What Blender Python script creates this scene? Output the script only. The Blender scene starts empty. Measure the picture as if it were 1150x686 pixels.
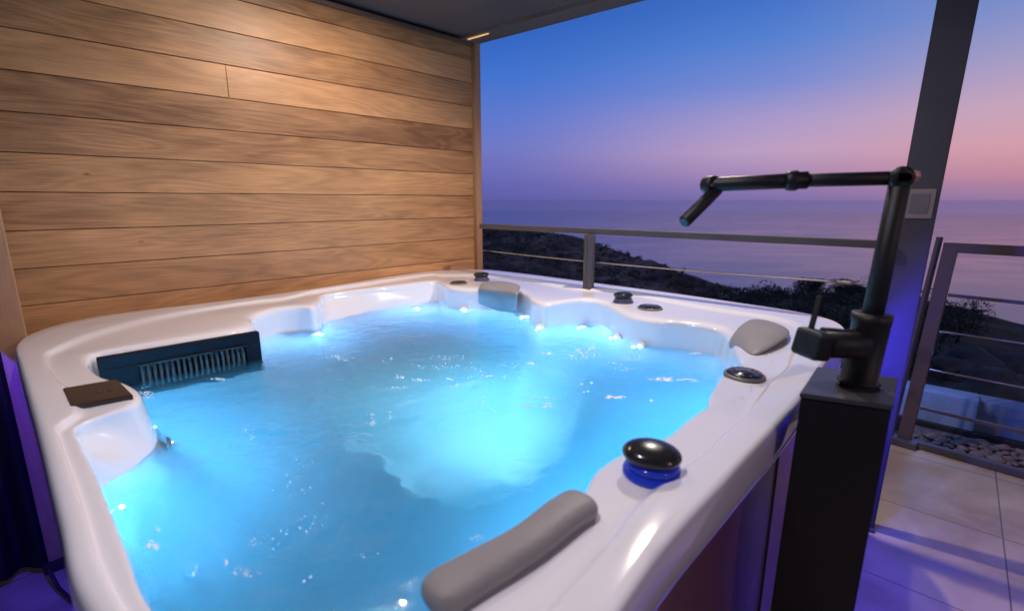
import bpy, bmesh, math, random
from math import sin, cos, pi, radians, atan2, hypot, tan, degrees, exp
from mathutils import Vector, noise, Matrix
random.seed(11)
sc = bpy.context.scene
col = sc.collection
# ------------------------------------------------------------------ camera geometry
FPX, PITCH, CAMZ = 550.0, math.atan((343-225)/550.0), 1.36
cp, sp = cos(PITCH), sin(PITCH)
def ray(x, y):
    a, b = (x-575)/FPX, -(y-343)/FPX
    return Vector((a, cp+b*sp, -sp+b*cp))
def P(x, y, z):
    d = ray(x, y); t = (z-CAMZ)/d.z
    return Vector((d.x*t, d.y*t, z))
def Dp(x, y, dep):
    d = ray(x, y); t = dep/d.y
    return Vector((d.x*t, dep, CAMZ+d.z*t))
# ------------------------------------------------------------------ materials
def lin(c):
    return tuple((v/255/12.92) if v/255 <= .04045 else ((v/255+.055)/1.055)**2.4 for v in c)+(1,)
def mat(name, rgb, rough=.5, spec=.5, metal=0, coat=0, noise_amt=0, nscale=6, bump=0, bscale=30, stretch=None, emit=None, estr=0, trans=0, ior=1.45):
    m = bpy.data.materials.new(name); m.use_nodes = True
    nt = m.node_tree; b = nt.nodes['Principled BSDF']
    c = tuple(rgb)+(1,)
    b.inputs['Base Color'].default_value = c
    b.inputs['Roughness'].default_value = rough
    b.inputs['Metallic'].default_value = metal
    b.inputs['Specular IOR Level'].default_value = spec
    b.inputs['Coat Weight'].default_value = coat
    b.inputs['IOR'].default_value = ior
    b.inputs['Transmission Weight'].default_value = trans
    if emit: b.inputs['Emission Color'].default_value = tuple(emit)+(1,); b.inputs['Emission Strength'].default_value = estr
    if noise_amt or bump:
        tc = nt.nodes.new('ShaderNodeTexCoord'); mp = nt.nodes.new('ShaderNodeMapping')
        nt.links.new(tc.outputs['Object'], mp.inputs[0])
        if stretch: mp.inputs['Scale'].default_value = stretch
    if noise_amt:
        n = nt.nodes.new('ShaderNodeTexNoise'); n.inputs['Scale'].default_value = nscale; n.inputs['Detail'].default_value = 6
        nt.links.new(mp.outputs[0], n.inputs['Vector'])
        r = nt.nodes.new('ShaderNodeValToRGB')
        r.color_ramp.elements[0].position = .3; r.color_ramp.elements[1].position = .7
        r.color_ramp.elements[0].color = tuple(v*(1-noise_amt) for v in rgb)+(1,)
        r.color_ramp.elements[1].color = tuple(min(1, v*(1+noise_amt)) for v in rgb)+(1,)
        nt.links.new(n.outputs['Fac'], r.inputs[0]); nt.links.new(r.outputs[0], b.inputs['Base Color'])
        mr = nt.nodes.new('ShaderNodeMapRange'); mr.inputs[3].default_value = max(0, rough-.08); mr.inputs[4].default_value = min(1, rough+.1)
        nt.links.new(n.outputs['Fac'], mr.inputs[0]); nt.links.new(mr.outputs[0], b.inputs['Roughness'])
    if bump:
        n2 = nt.nodes.new('ShaderNodeTexNoise'); n2.inputs['Scale'].default_value = bscale; n2.inputs['Detail'].default_value = 5
        nt.links.new(mp.outputs[0], n2.inputs['Vector'])
        bp = nt.nodes.new('ShaderNodeBump'); bp.inputs['Strength'].default_value = bump; bp.inputs['Distance'].default_value = .01
        nt.links.new(n2.outputs['Fac'], bp.inputs['Height']); nt.links.new(bp.outputs[0], b.inputs['Normal'])
    return m

def N(nt, t, **kw):
    n = nt.nodes.new(t)
    for k, v in kw.items(): setattr(n, k, v)
    return n
def math_node(nt, op, a, b=None, c=None):
    n = N(nt, 'ShaderNodeMath', operation=op)
    for i, v in enumerate((a, b, c)):
        if v is None: continue
        if isinstance(v, (int, float)): n.inputs[i].default_value = v
        else: nt.links.new(v, n.inputs[i])
    return n.outputs[0]

BOARD = .1466
def wood_mat(name, light, dark, board=BOARD, rough=.42, horizontal=True):
    m = bpy.data.materials.new(name); m.use_nodes = True
    nt = m.node_tree; L = nt.links; b = nt.nodes['Principled BSDF']
    tc = N(nt, 'ShaderNodeTexCoord'); sx = N(nt, 'ShaderNodeSeparateXYZ'); L.new(tc.outputs['Object'], sx.inputs[0])
    along, across = (sx.outputs[0], sx.outputs[2]) if horizontal else (sx.outputs[2], sx.outputs[0])
    idx = math_node(nt, 'FLOOR', math_node(nt, 'DIVIDE', across, board)) if board else None
    wn = N(nt, 'ShaderNodeTexWhiteNoise', noise_dimensions='1D')
    if idx is not None: L.new(idx, wn.inputs['W'])
    rnd = wn.outputs['Value']
    off = math_node(nt, 'MULTIPLY', rnd, 37.0)
    cx = N(nt, 'ShaderNodeCombineXYZ')
    L.new(math_node(nt, 'ADD', along, off), cx.inputs[0]); L.new(math_node(nt, 'MULTIPLY', across, 1.0), cx.inputs[2]); L.new(off, cx.inputs[1])
    def nz(scale, sc3, detail=5, dist=0):
        mp = N(nt, 'ShaderNodeMapping'); mp.inputs['Scale'].default_value = sc3; L.new(cx.outputs[0], mp.inputs[0])
        n = N(nt, 'ShaderNodeTexNoise'); n.inputs['Scale'].default_value = scale; n.inputs['Detail'].default_value = detail; n.inputs['Distortion'].default_value = dist
        L.new(mp.outputs[0], n.inputs['Vector']); return n.outputs['Fac']
    # cathedral figure: rings of a slowly varying field
    field = nz(1.0, (.75, 1, 5.0), 2, .4)
    rings = math_node(nt, 'SINE', math_node(nt, 'MULTIPLY', field, 95.0))
    rings = math_node(nt, 'MULTIPLY_ADD', rings, .5, .5)
    fine = nz(9.0, (.9, 1, 34.0), 8)
    blot = nz(2.6, (.8, 1, 3.2), 4, .6)
    g = math_node(nt, 'MULTIPLY_ADD', rings, .13, math_node(nt, 'MULTIPLY', fine, .70))
    g = math_node(nt, 'ADD', g, math_node(nt, 'MULTIPLY', blot, .75))
    g = math_node(nt, 'ADD', g, math_node(nt, 'MULTIPLY_ADD', rnd, .46, -.60))
    r = N(nt, 'ShaderNodeValToRGB'); L.new(g, r.inputs[0])
    r.color_ramp.elements[0].position = .08; r.color_ramp.elements[0].color = tuple(dark)+(1,)
    r.color_ramp.elements[1].position = .92; r.color_ramp.elements[1].color = tuple(light)+(1,)
    # small knots
    vo = N(nt, 'ShaderNodeTexVoronoi'); vo.inputs['Scale'].default_value = 3.1
    mpv = N(nt, 'ShaderNodeMapping'); mpv.inputs['Scale'].default_value = (1, 1, 2.2); L.new(cx.outputs[0], mpv.inputs[0]); L.new(mpv.outputs[0], vo.inputs['Vector'])
    kn = N(nt, 'ShaderNodeMapRange'); kn.inputs[1].default_value = .02; kn.inputs[2].default_value = .05; kn.inputs[3].default_value = .45; kn.inputs[4].default_value = 1
    L.new(vo.outputs['Distance'], kn.inputs[0])
    mx = N(nt, 'ShaderNodeMix', data_type='RGBA', blend_type='MULTIPLY'); mx.inputs[0].default_value = 1
    L.new(r.outputs[0], mx.inputs[6]); L.new(kn.outputs[0], mx.inputs[7]); L.new(mx.outputs[2], b.inputs['Base Color'])
    mr = N(nt, 'ShaderNodeMapRange'); mr.inputs[3].default_value = rough-.08; mr.inputs[4].default_value = rough+.14
    L.new(fine, mr.inputs[0]); L.new(mr.outputs[0], b.inputs['Roughness'])
    bp = N(nt, 'ShaderNodeBump'); bp.inputs['Strength'].default_value = .35; bp.inputs['Distance'].default_value = .002
    L.new(g, bp.inputs['Height']); L.new(bp.outputs[0], b.inputs['Normal'])
    return m

M = {}
M['wood'] = wood_mat('cedar_boards', (.70, .36, .155), (.17, .068, .024))
M['woodtrim'] = wood_mat('cedar_trim', (.46, .27, .15), (.30, .15, .075), board=0, horizontal=False)
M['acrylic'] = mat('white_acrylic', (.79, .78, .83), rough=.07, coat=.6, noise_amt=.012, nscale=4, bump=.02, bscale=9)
M['cabinet'] = mat('brown_cabinet', (.15, .062, .045), rough=.36, noise_amt=.25, nscale=5, stretch=(1, 1, .2), bump=.08)
M['blackgloss'] = mat('black_gloss_plastic', (.018, .017, .018), rough=.16, coat=.5)
M['bluefilter'] = mat('dark_blue_plastic', (.004, .007, .015), rough=.5, spec=.15)
M['greyplastic'] = mat('grey_plastic', (.16, .15, .15), rough=.35)
M['panel'] = mat('brown_black_panel', (.030, .022, .018), rough=.25)
M['foam'] = mat('grey_foam_vinyl', (.25, .235, .24), rough=.5, noise_amt=.06, nscale=14, bump=.12, bscale=160)
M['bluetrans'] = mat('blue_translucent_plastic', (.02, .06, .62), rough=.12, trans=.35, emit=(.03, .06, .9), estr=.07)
M['black'] = mat('black_powder_coat', (.004, .004, .006), rough=.48, bump=.15, bscale=400)
M['pillar'] = mat('black_pillar_metal', (.005, .005, .007), rough=.42, bump=.1, bscale=300)
M['steel'] = mat('painted_grey_steel', (.080, .074, .088), rough=.4, noise_amt=.1, nscale=5, bump=.1, bscale=200)
M['rail'] = mat('brown_grey_rail', (.085, .066, .064), rough=.4, noise_amt=.1, nscale=5, bump=.1, bscale=200)
M['cable'] = mat('stainless_cable', (.30, .27, .24), rough=.4, metal=.8)
M['ceiling'] = mat('dark_ceiling_panel', (.15, .13, .14), rough=.35, noise_amt=.12, nscale=3)
M['switch'] = mat('grey_switch_plate', (.34, .29, .27), rough=.4)
M['curtain'] = mat('black_curtain_cloth', (.005, .005, .008), rough=.75, bump=.3, bscale=200)
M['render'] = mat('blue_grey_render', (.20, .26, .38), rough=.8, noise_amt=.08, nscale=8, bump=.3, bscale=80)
M['darkrubber'] = mat('dark_rubber', (.02, .018, .02), rough=.6)
M['stone'] = mat('river_stone', (.20, .135, .105), rough=.7, noise_amt=.35, nscale=9, bump=.4, bscale=60)
M['rock'] = mat('hillside_rock', (.085, .08, .078), rough=.9, noise_amt=.45, nscale=2.2, bump=1.0, bscale=6)
M['bark'] = mat('bark', (.06, .045, .035), rough=.9, noise_amt=.3, nscale=10)
M['leaf'] = mat('dark_leaves', (.038, .055, .028), rough=.7, noise_amt=.4, nscale=3)
M['scrub'] = mat('scrub_leaves', (.055, .065, .036), rough=.8, noise_amt=.5, nscale=.03)
M['jet'] = mat('jet_lamp', (1, 1, 1), emit=(.86, .82, 1.0), estr=42)
M['mainlamp'] = mat('pool_lamp_lens', (1, 1, 1), emit=(.35, .85, 1.0), estr=1.2)
M['goldreflection'] = mat('painted_gold_reflection', (1, .8, .5), emit=(1.0, .52, .16), estr=1.0)  # emission paints a golden reflection, not a lamp

# terrace tiles
def tiles_mat():
    m = bpy.data.materials.new('travertine_tiles'); m.use_nodes = True
    nt = m.node_tree; L = nt.links; b = nt.nodes['Principled BSDF']
    tc = N(nt, 'ShaderNodeTexCoord'); mp = N(nt, 'ShaderNodeMapping')
    L.new(tc.outputs['Object'], mp.inputs[0])
    sx = N(nt, 'ShaderNodeSeparateXYZ'); L.new(mp.outputs[0], sx.inputs[0])
    def joint(o, size):
        fr = math_node(nt, 'FRACT', math_node(nt, 'DIVIDE', o, size))
        d = math_node(nt, 'MINIMUM', fr, math_node(nt, 'SUBTRACT', 1.0, fr))
        return math_node(nt, 'MULTIPLY', d, size)
    j = math_node(nt, 'MINIMUM', joint(sx.outputs[0], .9), joint(sx.outputs[1], .6))
    js = N(nt, 'ShaderNodeMapRange'); js.inputs[1].default_value = .0010; js.inputs[2].default_value = .0034; L.new(j, js.inputs[0])
    n = N(nt, 'ShaderNodeTexNoise'); n.inputs['Scale'].default_value = 3.2; n.inputs['Detail'].default_value = 9; n.inputs['Distortion'].default_value = .8
    L.new(mp.outputs[0], n.inputs['Vector'])
    idx = N(nt, 'ShaderNodeCombineXYZ')
    L.new(math_node(nt, 'FLOOR', math_node(nt, 'DIVIDE', sx.outputs[0], .9)), idx.inputs[0]); L.new(math_node(nt, 'FLOOR', math_node(nt, 'DIVIDE', sx.outputs[1], .6)), idx.inputs[1])
    wn = N(nt, 'ShaderNodeTexWhiteNoise'); L.new(idx.outputs[0], wn.inputs['Vector'])
    r = N(nt, 'ShaderNodeValToRGB')
    r.color_ramp.elements[0].position = .30; r.color_ramp.elements[0].color = (.38, .265, .17, 1)
    r.color_ramp.elements[1].position = .72; r.color_ramp.elements[1].color = (.62, .48, .34, 1)
    L.new(math_node(nt, 'ADD', n.outputs['Fac'], math_node(nt, 'MULTIPLY_ADD', wn.outputs['Value'], .16, -.08)), r.inputs[0])
    mx = N(nt, 'ShaderNodeMix', data_type='RGBA'); mx.inputs[6].default_value = (.17, .12, .09, 1)
    L.new(js.outputs[0], mx.inputs[0]); L.new(r.outputs[0], mx.inputs[7]); L.new(mx.outputs[2], b.inputs['Base Color'])
    b.inputs['Roughness'].default_value = .45
    bp = N(nt, 'ShaderNodeBump'); bp.inputs['Strength'].default_value = .6; bp.inputs['Distance'].default_value = .003
    L.new(math_node(nt, 'ADD', js.outputs[0], math_node(nt, 'MULTIPLY', n.outputs['Fac'], .5)), bp.inputs['Height']); L.new(bp.outputs[0], b.inputs['Normal'])
    return m
M['tiles'] = tiles_mat()

# ------------------------------------------------------------------ object helpers
def link(o, parent=None):
    col.objects.link(o)
    if parent is not None: o.parent = parent
    return o
def wpos(o):
    return o['_w'] if o is not None and '_w' in o else (0, 0, 0)
ROOT = {}
def thing(name, label, cat, loc=(0, 0, 0), rotz=0, group=None):
    o = bpy.data.objects.new(name, None); o.empty_display_size = .1
    col.objects.link(o); o.location = loc; o.rotation_euler = (0, 0, rotz)
    o['label'] = label; o['category'] = cat
    if group: o['group'] = group
    ROOT[o.name] = Matrix.Translation(Vector(loc)) @ Matrix.Rotation(rotz, 4, 'Z')
    return o
def obj(name, bm, m, parent=None, world=True, smooth=False, label=None, origin=None, recalc=True):
    me = bpy.data.meshes.new(name)
    W = ROOT[parent.name] if parent is not None else Matrix.Identity(4)
    if parent is not None and world: bm.transform(W.inverted())
    elif parent is None and origin is not None: bm.transform(Matrix.Translation(-Vector(origin)))
    if recalc: bmesh.ops.recalc_face_normals(bm, faces=bm.faces)
    bm.to_mesh(me); bm.free()
    if smooth:
        for p in me.polygons: p.use_smooth = True
    o = bpy.data.objects.new(name, me); me.materials.append(m); link(o, parent)
    if parent is None and origin is not None: o.location = origin
    ROOT[o.name] = W
    if label: o['label'] = label
    return o
def tag(o, label, cat, group=None, kind=None):
    if label: o['label'] = label
    if cat: o['category'] = cat
    if group: o['group'] = group
    if kind: o['kind'] = kind
    return o
def structure(o, label=None):
    o['kind'] = 'structure'
    if label: o['label'] = label
    return o

def add_box(bm, c, size, rot=None, bevel=0):
    """box centred at c, sizes, rot = 3x3/4x4 matrix or z angle"""
    r = bmesh.ops.create_cube(bm, size=1)
    vs = r['verts']
    S = Matrix.Diagonal(Vector((size[0], size[1], size[2], 1)))
    R = Matrix.Rotation(rot, 4, 'Z') if isinstance(rot, (int, float)) else (rot.to_4x4() if rot is not None else Matrix.Identity(4))
    bmesh.ops.transform(bm, matrix=Matrix.Translation(Vector(c)) @ R @ S, verts=vs)
    if bevel:
        es = list({e for v in vs for e in v.link_edges})
        bmesh.ops.bevel(bm, geom=es, offset=bevel, segments=2, affect='EDGES', profile=.5)
def basis(d, up=(0, 0, 1)):
    d = Vector(d).normalized(); u = Vector(up)
    if abs(d.dot(u)) > .98: u = Vector((0, 1, 0))
    x = d.cross(u).normalized(); y = x.cross(d).normalized()
    return x, y, d
def add_bar(bm, a, b, w, h, bevel=0, up=(0, 0, 1)):
    a, b = Vector(a), Vector(b); x, y, d = basis(b-a, up)
    R = Matrix((x, d, y)).transposed()
    add_box(bm, (a+b)/2, (w, (b-a).length, h), R, bevel)
def add_tube(bm, pts, rad, seg=20, caps=True):
    pts = [Vector(p) for p in pts]
    rads = rad if isinstance(rad, (list, tuple)) else [rad]*len(pts)
    rings = []; px = None
    for i, p in enumerate(pts):
        d = (pts[min(i+1, len(pts)-1)]-pts[max(i-1, 0)])
        if d.length < 1e-9: d = Vector((0, 0, 1))
        x, y, d = basis(d)
        if px is not None:
            x = (px - d*px.dot(d)).normalized(); y = d.cross(x)
        px = x
        rings.append([bm.verts.new(p+x*cos(2*pi*k/seg)*rads[i]+y*sin(2*pi*k/seg)*rads[i]) for k in range(seg)])
    for i in range(len(rings)-1):
        for k in range(seg):
            bm.faces.new((rings[i][k], rings[i][(k+1) % seg], rings[i+1][(k+1) % seg], rings[i+1][k]))
    if caps:
        bm.faces.new(rings[0][::-1]); bm.faces.new(rings[-1])
def add_cyl(bm, a, b, r, seg=28, bev=.002):
    a, b = Vector(a), Vector(b); d = (b-a).normalized()
    add_tube(bm, [a, a+d*1e-5, a+d*bev, b-d*bev, b-d*1e-5, b], [r-bev, r-bev*.99, r, r, r-bev*.99, r-bev], seg)
def add_lathe(bm, c, prof, seg=40, sx=1, sy=1, rot=0, tilt=None):
    rings = []
    R = Matrix.Rotation(rot, 3, 'Z')
    if tilt is not None: R = tilt @ R
    for r, z in prof:
        rings.append([bm.verts.new(Vector(c)+R @ Vector((r*sx*cos(2*pi*k/seg), r*sy*sin(2*pi*k/seg), z))) for k in range(seg)])
    for i in range(len(rings)-1):
        for k in range(seg):
            bm.faces.new((rings[i][k], rings[i][(k+1) % seg], rings[i+1][(k+1) % seg], rings[i+1][k]))
    if prof[0][0] > 1e-6: bm.faces.new(rings[0][::-1])
    if prof[-1][0] > 1e-6: bm.faces.new(rings[-1])
def ico(bm, c, r, sub=2, sc3=(1, 1, 1), rough=0, seed=0, freq=1.0):
    res = bmesh.ops.create_icosphere(bm, subdivisions=sub, radius=1)
    for v in res['verts']:
        n = v.co.copy()
        k = 1+rough*noise.noise(n*freq+Vector((seed*7.3, seed*3.1, seed)))
        v.co = Vector((n.x*r*sc3[0]*k, n.y*r*sc3[1]*k, n.z*r*sc3[2]*k))+Vector(c)

# ------------------------------------------------------------------ sky, camera
w = bpy.data.worlds.new('World'); sc.world = w; w.use_nodes = True
nt = w.node_tree; L = nt.links
for n in list(nt.nodes): nt.nodes.remove(n)
out = N(nt, 'ShaderNodeOutputWorld'); bg = N(nt, 'ShaderNodeBackground'); L.new(bg.outputs[0], out.inputs[0])
tc = N(nt, 'ShaderNodeTexCoord'); sx = N(nt, 'ShaderNodeSeparateXYZ'); L.new(tc.outputs['Generated'], sx.inputs[0])
def el(x, y):
    d = ray(x, y).normalized(); return d.z
def skyramp(stops):
    r = N(nt, 'ShaderNodeValToRGB'); r.color_ramp.interpolation = 'EASE' if False else 'LINEAR'
    els = r.color_ramp.elements
    while len(els) < len(stops): els.new(.5)
    for e, (p, c) in zip(els, stops): e.position = p; e.color = lin(c)
    L.new(math_node(nt, 'MULTIPLY_ADD', sx.outputs[2], 1.0, .02), r.inputs[0]); return r.outputs[0]
def st(x, lst): return [(0.0, lst[0][1])]+[(max(.001, el(x, y)+.02), c) for y, c in lst]+[(.75, (30, 52, 110)), (1.0, (22, 40, 95))]
rl = skyramp(st(560, [(236, (98, 96, 166)), (226, (94, 94, 166)), (210, (98, 100, 176)), (190, (108, 110, 186)), (165, (110, 120, 198)), (130, (92, 120, 206)), (85, (64, 114, 206)), (30, (46, 98, 190)), (0, (40, 88, 182))]))
rm = skyramp(st(850, [(238, (128, 116, 172)), (222, (124, 112, 170)), (209, (142, 122, 176)), (194, (166, 138, 182)), (170, (188, 158, 194)), (135, (168, 152, 202)), (95, (120, 138, 210)), (45, (84, 128, 208)), (0, (66, 112, 200))]))
rr = skyramp(st(1120, [(240, (146, 120, 164)), (223, (142, 118, 162)), (209, (162, 124, 160)), (193, (188, 136, 160)), (165, (206, 154, 170)), (120, (196, 162, 186)), (65, (160, 154, 196)), (10, (126, 142, 200)), (0, (122, 140, 200))]))
azf = N(nt, 'ShaderNodeMath', operation='ARCTAN2'); L.new(sx.outputs[0], azf.inputs[0]); L.new(sx.outputs[1], azf.inputs[1])
def mrange(src, a, b):
    n = N(nt, 'ShaderNodeMapRange', interpolation_type='SMOOTHSTEP'); n.inputs[1].default_value = a; n.inputs[2].default_value = b; L.new(src, n.inputs[0]); return n.outputs[0]
mx1 = N(nt, 'ShaderNodeMix', data_type='RGBA'); L.new(mrange(azf.outputs[0], -.06, .52), mx1.inputs[0]); L.new(rl, mx1.inputs[6]); L.new(rm, mx1.inputs[7])
mx2 = N(nt, 'ShaderNodeMix', data_type='RGBA'); L.new(mrange(azf.outputs[0], .42, .80), mx2.inputs[0]); L.new(mx1.outputs[2], mx2.inputs[6]); L.new(rr, mx2.inputs[7])
# behind the camera the dusk is darker: fade with the back direction
mx3 = N(nt, 'ShaderNodeMix', data_type='RGBA'); L.new(mrange(sx.outputs[1], .25, -.45), mx3.inputs[0]); L.new(mx2.outputs[2], mx3.inputs[6]); mx3.inputs[7].default_value = (.10, .12, .25, 1)
nish = N(nt, 'ShaderNodeTexSky', sky_type='NISHITA'); nish.sun_disc = False; nish.sun_elevation = radians(0.5); nish.sun_rotation = radians(52)
mx4 = N(nt, 'ShaderNodeMix', data_type='RGBA', blend_type='ADD'); mx4.inputs[0].default_value = .004
L.new(mx3.outputs[2], mx4.inputs[6]); L.new(nish.outputs[0], mx4.inputs[7]); L.new(mx4.outputs[2], bg.inputs[0])
bg.inputs[1].default_value = 1.0

cam = bpy.data.cameras.new('camera'); co = bpy.data.objects.new('camera', cam); col.objects.link(co)
co.location = (0, 0, CAMZ); co.rotation_euler = (pi/2-PITCH, 0, 0)
cam.sensor_width = 36; cam.lens = FPX/1150*36; cam.clip_start = .02; cam.clip_end = 400000
cam.dof.use_dof = True; cam.dof.focus_distance = 2.1; cam.dof.aperture_fstop = 2.4
sc.camera = co

# ------------------------------------------------------------------ hot tub
tub = thing('hot_tub', 'large white acrylic hot tub glowing blue, in front of the wooden wall', 'hot tub', (-.14, 1.66, 0))
CX, CY = -.14, 1.70
K = 900
def catmull(pts, n=14):
    out = []; m = len(pts)
    for i in range(m):
        p0, p1, p2, p3 = (pts[(i+j-1) % m] for j in range(4))
        sharp = len(p1) > 2 and False
        for k in range(n):
            t = k/n
            out.append(tuple(.5*((2*p1[a])+(-p0[a]+p2[a])*t+(2*p0[a]-5*p1[a]+4*p2[a]-p3[a])*t*t+(-p0[a]+3*p1[a]-3*p2[a]+p3[a])*t**3) for a in (0, 1)))
    return out
def radial(pts, smooth=2, curve=True):
    """closed contour -> radius at K angles round the tub's centre"""
    if curve: pts = catmull(pts)
    R = [0]*K; m = len(pts)
    for i in range(m):
        ax, ay = pts[i][0]-CX, pts[i][1]-CY; bx, by = pts[(i+1) % m][0]-CX, pts[(i+1) % m][1]-CY
        a0, a1 = atan2(ay, ax), atan2(by, bx)
        da = (a1-a0+pi) % (2*pi)-pi
        lo, hi = (a0, a0+da) if da > 0 else (a0+da, a0)
        k0, k1 = math.ceil(lo/(2*pi)*K), math.floor(hi/(2*pi)*K)
        for k in range(k0, k1+1):
            th = 2*pi*k/K; dx, dy = cos(th), sin(th)
            ex, ey = bx-ax, by-ay; den = dx*ey-dy*ex
            if abs(den) < 1e-12: continue
            r = (ax*ey-ay*ex)/den
            if r > R[k % K]: R[k % K] = r
    for k in range(K):
        if R[k] == 0: R[k] = R[k-1]
    for _ in range(smooth):
        R = [(R[k-1]+2*R[k]+R[(k+1) % K])/4 for k in range(K)]
    return R
def px(lst, z): return [tuple(P(x, y, z)[:2]) for x, y in lst]
O_pts = px([(92, 686), (66, 590), (42, 490), (22, 418), (17, 396), (24, 385), (37, 378), (56, 371), (87, 363), (140, 354), (245, 341.5), (350, 327), (440, 312.5), (485, 306.5), (518, 304.5), (545, 305), (562, 306.5), (600, 311), (686, 322.5), (760, 332.5), (830, 343), (885, 351.5), (907, 355.5), (926, 360), (943, 367), (951, 377), (946, 389), (930, 406)], .885)
cc = P(896, 456, .885); O_pts += [tuple(cc[:2])] + px([(820, 541), (740, 633)], .885)
dd = P(740, 633, .885)
O_pts += [(.02, .335), (-.05, .262), (-.115, .240), (-.18, .262), (-.26, .325)]
I_pts = [(-.26, .385)] + px([(172, 686), (143, 617), (115, 549), (98, 514), (86, 487), (92, 480), (120, 468), (148, 459), (160, 447), (156, 438), (140, 430), (118, 425), (100, 412), (104, 401), (130, 394.5), (200, 383), (270, 371), (284, 364), (284, 358), (292, 353), (310, 348), (334, 345.5), (352, 345), (359, 340), (364, 333), (385, 329), (430, 323.5), (475, 318), (491, 317), (500, 322), (520, 325), (545, 326), (575, 327), (588, 330), (597, 337), (610, 341.5), (624, 340.5), (642, 338), (660, 337), (677, 340), (690, 346.5), (705, 353.5), (722, 358), (742, 361), (765, 362.5), (790, 365.5), (812, 371), (822, 383), (828, 397), (833, 409), (826, 416), (811, 422), (801, 435), (795, 447), (793, 457), (783, 463), (768, 474), (753, 487), (735, 497), (712, 503), (694, 511), (672, 525), (662, 538), (655, 552), (630, 572), (560, 618), (482, 668)], .885) + [(-.10, .36)]
W_pts = [(-.25, .42)] + [tuple(P(x, y, .885)[:2]) for x, y in ((176, 680), (148, 612), (120, 553))] + px([(116, 549), (135, 537), (160, 516), (173, 502), (176, 490), (168, 462), (160, 449)], .78) + px([(150, 436), (120, 426), (101, 411), (106, 401), (130, 394), (200, 382.5), (270, 370.5), (284, 366)], .885) + px([(291, 384), (296, 379), (310, 373), (340, 367), (363, 363), (385, 357), (430, 347), (470, 341), (494, 337), (500, 338), (530, 344), (575, 350), (588, 350), (600, 347), (625, 349), (650, 352.5), (676, 359), (690, 366), (708, 370), (739, 376), (781, 382.5), (812, 390), (832, 399)], .78) + [tuple(P(x, y, .885)[:2]) for x, y in ((828, 411), (820, 418), (806, 425), (796, 437), (789, 449), (787, 460), (776, 466), (762, 477), (747, 489), (730, 499), (708, 506), (690, 514), (668, 528), (658, 541), (650, 554), (625, 573), (555, 620), (480, 668))] + [(-.11, .40)]
RO = radial(O_pts, 3); RI = radial(I_pts, 2); RW = radial(W_pts, 2)
RI = [min(a, o-.045) for a, o in zip(RI, RO)]
RW = [min(a, b-.006) for a, b in zip(RW, RI)]
F_pts = px([(352, 470), (392, 414), (470, 396), (560, 398), (640, 420), (652, 470), (628, 524), (560, 566), (490, 568), (445, 548), (412, 510)], .56)
RF = radial(F_pts, 60)
def sm(R, n):
    for _ in range(n): R = [(R[k-1]+2*R[k]+R[(k+1) % K])/4 for k in range(K)]
    return R
RWs = sm(RW, 260)
RS = [min(a-.02, b-.02) for a, b in zip(RW, RWs)]
loops = []   # (radii, zs)
def mixr(a, b, s): return [x+(y-x)*s for x, y in zip(a, b)]
def shift(R, d): return [x+d for x in R]
loops += [(shift(RO, -.045), .800), (shift(RO, -.012), .800), (shift(RO, -.003), .803), (RO, .810), (shift(RO, .002), .835), (shift(RO, .002), .870)]
for dd_, z in ((.0, .888), (-.0025, .8945), (-.007, .899), (-.013, .9005)): loops.append((shift(RO, dd_), z))
inner0 = shift(RO, -.013); inner1 = shift(RI, .0)
for s, z in ((.08, .9012), (.20, .9014), (.30, .9012), (.325, .9004), (.35, .8975), (.375, .8930), (.40, .8908), (.425, .8900), (.50, .8900), (.62, .8906), (.75, .8915), (.86, .8916), (.92, .8906), (.955, .8880), (.98, .8835), (.993, .877), (1.0, .868)):
    loops.append((mixr(inner0, inner1, s), z))
loops += [(mixr(RI, RW, .15), .855), (mixr(RI, RW, .45), .830), (mixr(RI, RW, .75), .805), (RW, .780)]
loops += [(mixr(RW, RS, .4), .75), (RS, .70), (shift(RS, -.02), .60), (shift(RS, -.05), .50), (shift(RS, -.09), .445), (shift(RS, -.14), .425)]
RSi = shift(RS, -.14)
RF = [min(a, b-.05) for a, b in zip(RF, RSi)]
loops += [(mixr(RSi, RF, .35), .415), (mixr(RSi, RF, .7), .412), (mixr(RSi, RF, .86), .408), (shift(RF, .012), .398), (RF, .385), (shift(RF, -.02), .355), (shift(RF, -.045), .28), (shift(RF, -.065), .20), (shift(RF, -.10), .15), (shift(RF, -.14), .13)]
RFi = shift(RF, -.14)
for s in (.35, .7): loops.append((mixr(RFi, [0]*K, s), .125))
def loft(loops, close_center_z=None, cap=True):
    bm = bmesh.new(); rows = []
    for R, z in loops:
        rows.append([bm.verts.new((CX+R[k]*cos(2*pi*k/K), CY+R[k]*sin(2*pi*k/K), z if not isinstance(z, (list, tuple)) else z[k])) for k in range(K)])
    for i in range(len(rows)-1):
        for k in range(K):
            bm.faces.new((rows[i][k], rows[i][(k+1) % K], rows[i+1][(k+1) % K], rows[i+1][k]))
    if close_center_z is not None:
        c = bm.verts.new((CX, CY, close_center_z))
        for k in range(K): bm.faces.new((rows[-1][k], rows[-1][(k+1) % K], c))
    return bm, rows
bm, _ = loft(loops, .125)
# seat cushions: moulded lumbar hollows and arm divides, below the water
for v in bm.verts:
    if .40 < v.co.z < .62:
        th = atan2(v.co.y-CY, v.co.x-CX)
        v.co.z += .035*cos(5*th+.6)*min(1, max(0, (.62-v.co.z)/.15))
shell = obj('shell', bm, M['acrylic'], tub, smooth=True)
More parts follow.
